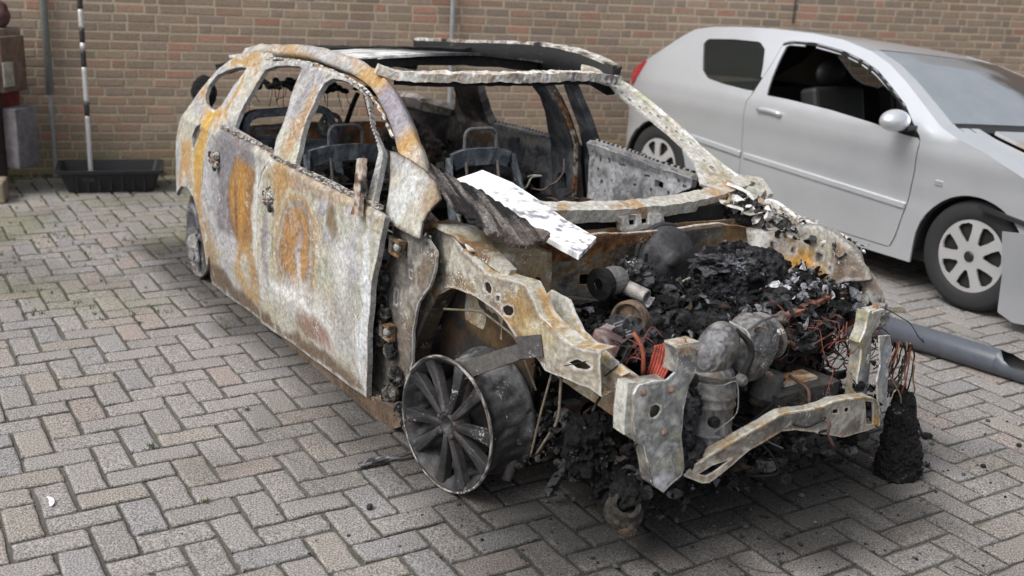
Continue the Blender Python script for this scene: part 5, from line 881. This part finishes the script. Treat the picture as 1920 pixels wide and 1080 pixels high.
# wheels
TY=mottled([C3(.018,.018,.019),C3(.03,.03,.03)],4,6)
def hwheel(x,y,s_,a0):
    ax=(0,-s_,0); m=MB(); r=.305
    m.lathe([(.19,-.16),(.25,-.185),(.285,-.18),(.303,-.15),(.305,-.09),(.303,-.03),(.292,-.004),(.27,.006),(.235,.008),(.205,.002),(.192,-.01)],(x,y,r),ax,TY,64); o=m.build('wheel',[RUB],T,smooth=True)
    hol=[]
    for k in range(7):
        a=a0+2*math.pi*k/7; 
        hol.append([(rr*math.cos(a+da),rr*math.sin(a+da)) for rr,da in ((.080,-.10),(.080,.10),(.13,.25),(.172,.27),(.182,.12),(.182,-.12),(.172,-.27),(.13,-.25))])
    circ=[(.212*math.cos(a),.212*math.sin(a)) for a in np.linspace(0,6.283,49)[:-1]]
    sheet('hub_cap',circ,hol,lambda u,v:np.stack([x+u*(1 if s_>0 else -1),y-s_*(.012*(1-((u*u+v*v)/.038))-.004),r+v],-1),C3(.62,.62,.63),[SIL,BLK],o,.008,.012,0,0)
    m=MB(); m.lathe([(0,-.03),(.19,-.03)],(x,y,r),ax,SOOT,32); m.lathe([(0,.018),(.022,.018),(.03,.012)],(x,y,r),ax,C3(.42,.42,.43),24); m.build('wheel_centre',[BLK,SIL],o)
hwheel(0,0,1,.3);hwheel(2.6,0,1,.15);hwheel(0,1.60,-1,.3);hwheel(2.6,1.60,-1,.15)
for x in (0,2.6):
    m=MB(); m.beam([(a,.14,b_) for a,b_ in arch(x,.352,-5,185)],.02,.30,(0,1,0),SOOT,0,0,.05); m.box((x,.30,.36),(.66,.02,.5),SOOT); m.build('wheel_arch_liner',[BLK],T)
m=MB(); m.box((1.3,.8,.20),(3.7,1.4,.06),SOOT); m.build('underbody',[BLK],T)

# ================================================================ THE YARD
def mass(o,k='structure'): o['kind']=k; return o
# ground sheet (sand under and around the paving)
gm,t,b=nodes("joint_sand");L=t.links.new
tc=N_(t,"ShaderNodeTexCoord");n=N_(t,"ShaderNodeTexNoise");n.inputs["Scale"].default_value=3;n.inputs["Detail"].default_value=8;L(tc.outputs["Object"],n.inputs["Vector"])
cr_=N_(t,"ShaderNodeValToRGB");cr_.color_ramp.elements[0].color=(.075,.068,.055,1);cr_.color_ramp.elements[1].color=(.15,.135,.11,1);cr_.color_ramp.elements[0].position=.35;cr_.color_ramp.elements[1].position=.65;L(n.outputs[0],cr_.inputs[0]);L(cr_.outputs[0],b.inputs["Base Color"]);b.inputs["Roughness"].default_value=.95
# (the ground sheet itself follows the soot mask below)
# herringbone paving, every stone laid
TH=.5596;A=np.array([math.cos(TH),math.sin(TH)]);B=np.array([math.sin(TH),-math.cos(TH)]);WD=.112;O0=np.array([-1.4102,2.9355])
def soot_mask(P):
    x=P[:,0]-OW.x;y=P[:,1]-OW.y;c,s=math.cos(HW),math.sin(HW);lx=x*c+y*s;ly=-x*s+y*c
    Wp=np.c_[lx,ly,0*lx];q=fbm(Wp,2.2,4,5)-.5;q2=fbm(Wp,9,3,6)-.5
    d1=np.sqrt(((lx-.30)/.66)**2+((ly+.02)/.92)**2)
    m=1-sm(d1+q*.9+q2*.3,.55,1.25)
    d2=np.maximum(np.maximum(-3.3-lx,lx-.4)/.25,(abs(ly)-.88)/.22); m2=1-sm(d2+q*1.2+q2*.6,-.2,1.)
    d3=np.sqrt(((lx-1.6)/1.2)**2+((ly+.1)/1.0)**2); m3=(1-sm(d3+q*1.3+q2*.5,.3,1.2))*.28
    return np.clip(np.maximum(np.maximum(m*.95,m2*.75),m3),0,1)
rng=np.random.default_rng(4)
gx=np.r_[-40,np.arange(-6.5,7.51,.08),40];gy=np.r_[-20,np.arange(1.2,11.3,.08),60]
X_,Y_=np.meshgrid(gx,gy,indexing='ij');V=np.stack([X_.ravel(),Y_.ravel(),np.full(X_.size,-.011)],-1);ny_=len(gy)
F=[(i*ny_+j,(i+1)*ny_+j,(i+1)*ny_+j+1,i*ny_+j+1) for i in range(len(gx)-1) for j in range(ny_-1)]
gc=mixc(np.tile(C3(.11,.104,.09),(len(V),1))*(.6+.8*fbm(V,2.5,4,3))[:,None],np.array([.008,.008,.008]),soot_mask(V)); gc=mixc(gc,C3(.06,.075,.03),sm(fbm(V,1.6,4,31)+.10*np.clip(V[:,1]-5.2,-1,3)-.10*np.clip(V[:,0]+1.2,0,2),.5,.66)*.8)
mass(mk('ground',V,F,gc,[surf('joint_sand',ash=0,dark=.4,scale=80,rough=.95,bump=.6)]))
VV=[];FF=[];CC=[];nv=0
ks=[]
for n1 in range(-70,90):
    for n2 in range(-40,45):
        for hv in (0,1):
            u0=n1+2*n2+(2 if hv else 0);v0=-n1+2*n2
            L_,H_=(2,1) if hv==0 else (1,2)
            c=O0+A*WD*(u0+L_/2)+B*WD*(v0+H_/2)
            X,Y=c
            if Y<1.6 or Y>11.2 or abs(X)>.62*Y+.9: continue
            if Y>(8.3465+.3159*X)/.9488-.02: continue
            ks.append((u0,v0,L_,H_,X,Y))
def ring(hx,hy,r,k=5):
    P=[];
    for cx,cy,a0 in ((1,1,0),(-1,1,90),(-1,-1,180),(1,-1,270)):
        for a in (0,45,90): P.append((cx*(hx-r)+r*math.cos(R_(a0+a)),cy*(hy-r)+r*math.sin(R_(a0+a))))
        nx=[(-1,1),(-1,-1),(1,-1),(1,1)][[0,90,180,270].index(a0)]
        # intermediate edge points
        e0=P[-1]; cxx,cyy=nx; aa=R_(a0+90); e1=(cxx*(hx-r)+r*math.cos(aa),cyy*(hy-r)+r*math.sin(aa))
        for t in (.33,.67): P.append((e0[0]+(e1[0]-e0[0])*t,e0[1]+(e1[1]-e0[1])*t))
    return np.array(P)
K_=20
broken=np.array([-1.008,3.789])
for (u0,v0,L_,H_,X,Y) in ks:
    gap=.0032+.0022*rng.random();hx=L_*WD/2-gap;hy=H_*WD/2-gap
    jit=rng.normal(0,.0024,(K_,2))
    tilt=rng.normal(0,.006,2);dz=rng.normal(0,.0011); rot=rng.normal(0,.006)
    if np.hypot(X-broken[0],Y-broken[1])<.07: dz=-.006;tilt*=4
    rs=[]
    for ins,z in ((0,-.03),(0,-.008),(.004,-.0025),(.011,0.0)):
        q=ring(hx-ins,hy-ins,.006)+jit; rs.append((q,z))
    cr=math.cos(rot);sr=math.sin(rot)
    for q,z in rs:
        q=np.c_[q[:,0]*cr-q[:,1]*sr,q[:,0]*sr+q[:,1]*cr]
        g=np.array([X,Y])+q[:,:1]*A+q[:,1:]*B
        VV.append(np.c_[g,z+dz-.0015+q@tilt*.5])
    for i in range(3):
        for j in range(K_): FF.append((nv+i*K_+(j+1)%K_,nv+i*K_+j,nv+(i+1)*K_+j,nv+(i+1)*K_+(j+1)%K_))
    FF.append(tuple(nv+3*K_+j for j in range(K_))[::-1]); nv+=4*K_
    base=np.array([.254,.238,.226])*(.94+.12*rng.random()); w_=rng.random()
    if w_<.14: base=base*np.array([1.03,1.0,.95])
    elif w_<.28: base=base*np.array([.96,.99,1.03])
    elif w_<.36: base=base*np.array([1.05,.97,.94])
    CC.append(np.concatenate([np.tile(C3(.085,.08,.07),(2*K_,1)),np.tile(base*.93,(K_,1)),np.tile(base,(K_,1))]))
V=np.concatenate(VV);C=np.concatenate(CC)
s_=soot_mask(V)
moss=sm(fbm(V,1.6,4,31)+.10*np.clip(V[:,1]-5.2,-1,3)-.10*np.clip(V[:,0]+1.2,0,2),.54,.76)*.5
C=mixc(C,np.array([.15,.16,.085]),moss)
C=mixc(C,np.array([.022,.021,.020]),s_)
C=mixc(C,np.array([.10,.092,.08]),sm(fbm(V,1.3,4,77),.56,.72)*.45*(1-s_))
pm=surf("paving_stone",ash=0,dark=.28,scale=170,bump=.9,bdist=.003,rough=.9,spec=.25)
# aggregate speckle
t=pm.node_tree;b=t.nodes["Principled BSDF"];src=b.inputs["Base Color"].links[0].from_socket
tc=N_(t,"ShaderNodeTexCoord");vo=N_(t,"ShaderNodeTexNoise");vo.inputs["Scale"].default_value=190;vo.inputs["Detail"].default_value=2;t.links.new(tc.outputs["Object"],vo.inputs["Vector"])
m1=N_(t,"ShaderNodeMapRange");m1.inputs[1].default_value=.35;m1.inputs[2].default_value=.65;m1.inputs[3].default_value=.42;m1.inputs[4].default_value=1.62;t.links.new(vo.outputs[0],m1.inputs[0])
vm=N_(t,"ShaderNodeVectorMath",operation='MULTIPLY');t.links.new(src,vm.inputs[0]);t.links.new(m1.outputs[0],vm.inputs[1]);t.links.new(vm.outputs[0],b.inputs["Base Color"])
mass(mk('paving',V,FF,C,[pm]))
# ---------------- brick wall, every brick laid in wild bond
HWALL=math.atan2(.3160,.9488)
O_w=Vector((0,8.3465/.9488,0)); wd=np.array([math.cos(HWALL),math.sin(HWALL)]) 
VV=[];FF=[];CC=[];nv=0
cb=[(.235,.165,.13),(.215,.165,.132),(.20,.16,.13),(.19,.155,.13),(.225,.18,.145),(.25,.155,.122),(.185,.15,.13),(.215,.17,.14)]
x0,x1=-9,9
VV.append(np.array([(x0,0,-.05),(x1,0,-.05),(x1,0,3.2),(x0,0,3.2),(x0,.21,-.05),(x1,.21,-.05),(x1,.21,3.2),(x0,.21,3.2)],float));FF+=[(0,1,2,3),(5,4,7,6),(3,2,6,7),(0,3,7,4),(1,5,6,2)];CC.append(np.tile([.44,.40,.34],(8,1)));nv=8
for r in range(50):
    z0=.004+r*.0655; x=x0+rng.random()*.2; run=0
    while x<x1:
        hf=rng.random()<.24 and run>0; run=0 if hf else run+1
        w_=.085 if hf else .184
        d=.0035+rng.normal(0,.001); z=z0+rng.normal(0,.001); e=.004
        xa,xb=x+rng.normal(0,.0015),x+w_+rng.normal(0,.0015);za,zb=z,z+.053+rng.normal(0,.0008)
        VV.append(np.array([(xa,0,za),(xb,0,za),(xb,0,zb),(xa,0,zb),(xa+.001,-d+.002,za+.001),(xb-.001,-d+.002,za+.001),(xb-.001,-d+.002,zb-.001),(xa+.001,-d+.002,zb-.001),(xa+e,-d,za+e),(xb-e,-d,za+e),(xb-e,-d,zb-e),(xa+e,-d,zb-e)]))
        for i in (0,4):
            for j in range(4): FF.append((nv+i+j,nv+i+(j+1)%4,nv+i+4+(j+1)%4,nv+i+4+j))
        FF.append((nv+8,nv+9,nv+10,nv+11));nv+=12
        c=np.array(cb[rng.choice(8,p=[.12,.16,.2,.18,.12,.06,.08,.08])])*(.88+.24*rng.random()); CC.append(np.tile(c,(12,1)))
        x+=w_+.012
V=np.concatenate(VV);C=np.concatenate(CC)
C=mixc(C,np.array([.14,.135,.075]),(1-sm(V[:,2]+.25*(fbm(V,3,4,9)-.5),.05,.38))*.65)
C=C*(1.14+.22*fbm(V,1.1,3,12))[:,None]*np.array([1.05,1.0,.95])
wm=surf("brick",ash=0,dark=.22,scale=60,bump=.6,bdist=.004,rough=.92,spec=.2)
wl=mk('brick_wall',V,FF,C,[wm]); wl.location=O_w; wl.rotation_euler=(0,0,HWALL); tag(wl,'long brown brick wall in wild bond closing the yard behind both cars','wall')
def on_wall(x,d,z=0): return Vector((O_w.x+wd[0]*x+d*wd[1],O_w.y+wd[1]*x-d*wd[0],z))
def wall_x(X): return X/wd[0]
GP=surf("zinc_grey",ash=0,dark=.15,scale=30,bump=.1,rough=.5,metal=.3)
def pipe(name,X,r,label,segs,cat):
    o=MB(); xx=wall_x(X)
    o.tube([(0,0,0),(0,0,3.1)],r,C3(.30,.31,.32),14)
    ob=o.build(name,[GP],None,smooth=True); ob.location=on_wall(xx,r+.03); tag(ob,label,cat)
    for z in segs:
        m=MB(); m.lathe([(r,-.02),(r+.006,-.018),(r+.006,.018),(r,.02)],(0,0,z),(0,0,1),C3(.2,.2,.2),14); m.box((0,.03,z),(.02,.05,.02),C3(.2,.2,.2)); m.build('pipe_clip',[GP],ob)
    return ob
pipe('downpipe',-.59,.019,'slim grey pipe on the brick wall behind the burnt-out car roof',(.9,1.9),'pipe')
p2=pipe('downpipe',-3.36,.015,'thin grey pipe with a thicker upper sleeve on the wall behind the black tub','',cat='pipe')
m=MB(); m.lathe([(.016,.60),(.026,.61),(.026,3.0),(.016,3.0)],(0,0,0),(0,0,1),C3(.20,.21,.20),14);m.build('sleeve',[GP],p2,smooth=True)
m=MB(); m.tube([(0,0,1.28),(0.004,0,1.6),(0,0,3)],.008,C3(.05,.045,.04),8); cb_=m.build('cable',[M_['wire']],None,smooth=True); cb_.location=on_wall(wall_x(2.28),.012); tag(cb_,'thin dark cable running up the wall above the silver hatchback roof','cable')
# ---------------- black tub with the striped pole
BT=surf("tub_plastic",ash=0,dark=.2,scale=40,bump=.2,rough=.5,spec=.4)
tb=empty('mortar_tub','shallow black plastic tub standing on the paving against the brick wall','tub',(-2.86,7.42,0),R_(19))
def trayshell(w0,d0,w1,d1,h,tk=.006):
    V=[];
    for (w_,d_,z) in ((w0,d0,0),(w1,d1,h),(w1+.05,d1+.05,h),(w1+.05,d1+.05,h-.018),(w1+.044,d1+.044,h-.018),(w1+.044,d1+.044,h-.006),(w1-.01,d1-.01,h-.006)): pass
    prof=[(w0,d0,0.0),(w1,d1,h-.01),(w1+.045,d1+.045,h-.02),(w1+.05,d1+.05,h),(w1-.008,d1-.008,h),(w0-.01,d0-.01,.012)]
    F=[]
    for (w_,d_,z) in prof:
        q=ring(w_/2,d_/2,.03); V+= [(a,b_,z) for a,b_ in q]
    n=K_
    for i in range(len(prof)-1):
        for j in range(n): F.append((i*n+j,i*n+(j+1)%n,(i+1)*n+(j+1)%n,(i+1)*n+j))
    F.append(tuple(range(n))[::-1]);F.append(tuple((len(prof)-1)*n+j for j in range(n)))
    return np.array(V),F
V,F=trayshell(.56,.30,.66,.38,.16); mk('tray',V,F,C3(.018,.018,.020),[BT],tb,smooth=False)
for k in range(7):
    m=MB(); m.box((-.22+k*.073,-.178,.07),(.012,.008,.11),C3(.016,.016,.018)); m.build('rib',[BT],tb)
m=MB(); m.box((-.14,-.176,.10),(.07,.006,.04),C3(.03,.03,.03)); m.build('moulded_plate',[BT],tb)
pole=empty('striped_pole','black and white banded pole standing upright in the black tub','pole',(-3.02,7.46,.012),0)
zz_=lambda py:(321-py)/262*1.0
bands=[(321,195,0),(195,171,1),(171,107,0),(107,78,1),(78,64,0),(64,39,1),(39,6,0),(6,-60,1),(-60,-130,0)]
for a,b_,k in bands:
    m=MB(); m.tube([(0,0,zz_(a)),(0,0,zz_(b_))],.0165 if k==0 else .0175,C3(.62,.60,.60) if k==0 else C3(.05,.045,.045),16); m.build('white_band' if k==0 else 'black_band',[GP],pole,smooth=True)
# ---------------- cluttered cabinet at the left edge
cab=empty('old_cabinet','weathered red cabinet with cream and grey side panels at the left edge by the wall','cabinet',(-3.70,7.20,0),R_(-12))
CP=surf("weathered_paint",ash=-.1,dark=.35,scale=20,bump=.4,rough=.8)
def cbox(name,c,d,cc,par=cab,bev=.008): 
    m=MB(); m.box(c,d,mottled([np.array(cc)*.8,np.array(cc)*1.1,np.array(cc)*.7],5,7),seg=3); return m.build(name,[CP],par,bevel=bev)
cbox('red_side',(.0,0,.46),(.52,.34,.62),(.20,.035,.03)); cbox('frame_post',(.285,-.12,.50),(.04,.10,.84),(.04,.03,.028))
cbox('grey_panel',(.36,.02,.38),(.10,.22,.40),(.13,.12,.13)); cbox('cream_panel',(.25,.02,.86),(.20,.24,.36),(.13,.085,.065)); cbox('pale_patch',(.36,-.06,.80),(.012,.10,.16),(.36,.34,.29)); cbox('top_slab',(.05,0,1.06),(.50,.36,.05),(.22,.17,.14)); cbox('brown_back',(.0,.12,.85),(.5,.08,.36),(.12,.08,.06))
m=MB(); m.lump((0,0,0),(.075,.07,.09),C3(.09,.045,.045),3,.2,3,4); bb=m.build('round_bundle',[CP],None,smooth=True); bb.location=(-3.47,7.2,1.17); tag(bb,'dark red rounded bundle sitting on top of the red cabinet','bundle')
m=MB(); m.box((0,0,.07),(.30,.22,.14),mottled([C3(.25,.21,.15),C3(.18,.15,.11),C3(.22,.13,.09)],9,5),seg=5,jit=.012); sb=m.build('stone_block',[CP],None,bevel=.012); sb.location=(-3.50,6.85,0); sb.rotation_euler=(0,0,.3); tag(sb,'rough beige stone block on the paving in front of the red cabinet','block')
# ---------------- grey plastic pipe on the paving
PV=surf("grey_pvc",ash=0,dark=.12,scale=25,bump=.1,rough=.38,spec=.5)
m=MB(); a=np.array([1.50,5.42,.064]);b2_=np.array([2.46,4.44,.061]); ax=(b2_-a);Ln=np.linalg.norm(ax);ax/=Ln
R0=.060
m.lathe([(R0-.004,0),(R0,0),(R0,Ln-.30),],a,ax,C3(.085,.095,.115),40)
# cut-away end: only the far and lower half remains
u=np.cross(ax,[0,0,1.]);u/=np.linalg.norm(u);v=np.cross(u,ax)
def half(r,flip):
    V=[];F=[];n=24
    for i,s_ in enumerate((Ln-.30,Ln-.26,Ln-.22,Ln)):
        a0,a1=[(-90,270),(-45,212),(-25,190),(-20,185)][i]
        for j in range(n+1):
            th=R_(a0+(a1-a0)*j/n+180-0); V.append(a+ax*s_+u*math.cos(th)*r+v*math.sin(th)*r)
    for i in range(3):
        for j in range(n):
            f=(i*(n+1)+j,i*(n+1)+j+1,(i+1)*(n+1)+j+1,(i+1)*(n+1)+j); F.append(f[::-1] if flip else f)
    return np.array(V),F
V,F=half(R0,False);m.add(V,F,C3(.085,.095,.115));V,F=half(R0-.004,True);m.add(V,F,C3(.03,.03,.032))
pv=m.build('plastic_pipe',[PV],None,smooth=True); tag(pv,'long dark grey plastic drain pipe with a cut-open end lying on the paving','pipe')
# ---------------- charred heap and debris
m=MB()
for i in range(26):
    r=random.Random(i+60); z=.28-.0105*i; m.lump((r.uniform(-.02,.02)+.001*i,r.uniform(-.012,.012)-.001*i+.03,z),(.022+.0018*i,.022+.0014*i,.055),SOOT,i,.35,9,4)
hp_=m.build('charred_bumper_lump',[M_['char']],None); hp_.location=w2(.66,.62,0); tag(hp_,'ragged black melted lump hanging to the ground beside the right end of the crossmember','melted lump')
m=MB()
for i in range(16):
    r=random.Random(i+66); P=[np.array([r.uniform(-.02,.05),r.uniform(0,.04),.50])]
    for k in range(6): P.append(P[-1]+np.array([r.gauss(0,.012),r.gauss(0,.012),-.035]))
    m.tube(P,.003,[SOOT,C3(.15,.04,.03),BROWN][i%3],5,0,0,.015)
o=m.build('frayed_cable',[M_['wire']],None); o.location=w2(.62,.60,0); tag(o,'frayed bunch of scorched wires hanging outside the left bumper bracket','wires')
def debris(label,X,Y,mb,cat='debris'):
    o=mb.build('debris_piece',[M_['burnt']],None); o.location=(X,Y,0); tag(o,label,cat); return o
m=MB(); m.beam([(0,0,.006),(.05,.03,.012),(.10,.055,.012),(.16,.07,.02),(.20,.12,.03)],[.02,.04,.015,.02,.035],.006,(0,0,1),mottled([C3(.06,.06,.07),C3(.2,.2,.22),DARK],20,4),.006,3,.012); debris('thin curled grey metal sliver on the paving behind the front wheel',-.50,3.39,m)
m=MB(); m.beam([(-.03,.035,.004),(-.012,.02,.010),(.004,-.004,.008),(.006,-.022,.004)],[.003,.012,.018,.006],.003,(0,0,1),C3(.75,.72,.76),0,0,.008); debris('small curved white shard on a paver near the lower left corner',-1.415,3.02,m,'shard')
m=MB(); m.lump((0,0,.008),(.008,.014,.008),DARK,3,.4,5,3); debris('tiny black crumb on the paving left of the front wheel rim',-.42,3.10,m,'crumb')
m=MB(); m.lump((0,0,.010),(.022,.018,.010),SOOT,3,.5,5,3); debris('small black lump on the paving below the grey plastic pipe',1.66,3.90,m,'lump')
# soot crumbs: too many to count
m=MB()
for i in range(700):
    r=random.Random(i+3000); lx=.45+r.gauss(0,.45);ly=r.gauss(0,.6)
    if lx<-.3: continue
    p=w2(lx,ly,0); s=r.uniform(.0015,.0045)*(2.2 if r.random()<.07 else 1); m.lump((p.x,p.y,s*.5),(s,s,s*.7),[SOOT,DARK,C3(.05,.05,.05),SOOT][i%4],i,.6,5,2)
o=m.build('soot_crumbs',[M_['burnt_dark']]); o['kind']='stuff'
m=MB()
for i in range(5):
    r=random.Random(i+4000); P=[np.array(w2(.85+r.uniform(-.1,.35),r.uniform(-.9,.8),.004))]; a=r.uniform(0,6.3)
    for k in range(8): a+=r.gauss(0,.5); P.append(P[-1]+np.array([.035*math.cos(a),.035*math.sin(a),0]))
    m.tube(P,.0012,[C3(.07,.04,.03),C3(.12,.10,.08),SOOT][i%3],5,0,0,.012)
o=m.build('wire_scraps',[M_['wire']]); o['kind']='stuff'
# weeds in the joints
gmt=surf("weed",ash=0,dark=.4,scale=40,bump=0,rough=.7)
m=MB()
def tuft(X,Y,n,h,seed):
    r=random.Random(seed)
    for k in range(n):
        a=r.uniform(0,6.3);l=h*r.uniform(.5,1.2);d=r.uniform(.2,.9);x=X+r.gauss(0,.008);y=Y+r.gauss(0,.008)
        tip=(x+l*d*math.cos(a),y+l*d*math.sin(a),l); w_=.0018
        V=[(x-w_*math.sin(a),y+w_*math.cos(a),-.004),(x+w_*math.sin(a),y-w_*math.cos(a),-.004),((x+tip[0])/2+w_*math.sin(a),(y+tip[1])/2-w_*math.cos(a),l*.6),tip,((x+tip[0])/2-w_*math.sin(a),(y+tip[1])/2+w_*math.cos(a),l*.6)]
        m.add(np.array(V),[(0,1,2,3,4)],[C3(.06,.10,.025),C3(.09,.12,.04),C3(.12,.12,.05)][k%3])
rr=random.Random(9)
for i in range(240):
    Y=rr.uniform(4.6,7.9);X=rr.uniform(-.55*Y-.2,-1.3)
    if Y>(8.3465+.3159*X)/.9488-.03: continue
    tuft(X,Y,rr.randint(3,8),.016,i)
for i in range(70):
    xx=rr.uniform(-4,-1.5); p=on_wall(xx,.03); tuft(p.x,p.y,6,.03,i+400)
for X,Y in ((.05,2.72),(-1.0,3.8),(-1.25,3.45),(-.95,3.08)): tuft(X,Y,16,.018,5)
o=m.build('joint_weeds',[gmt]); o['kind']='stuff'
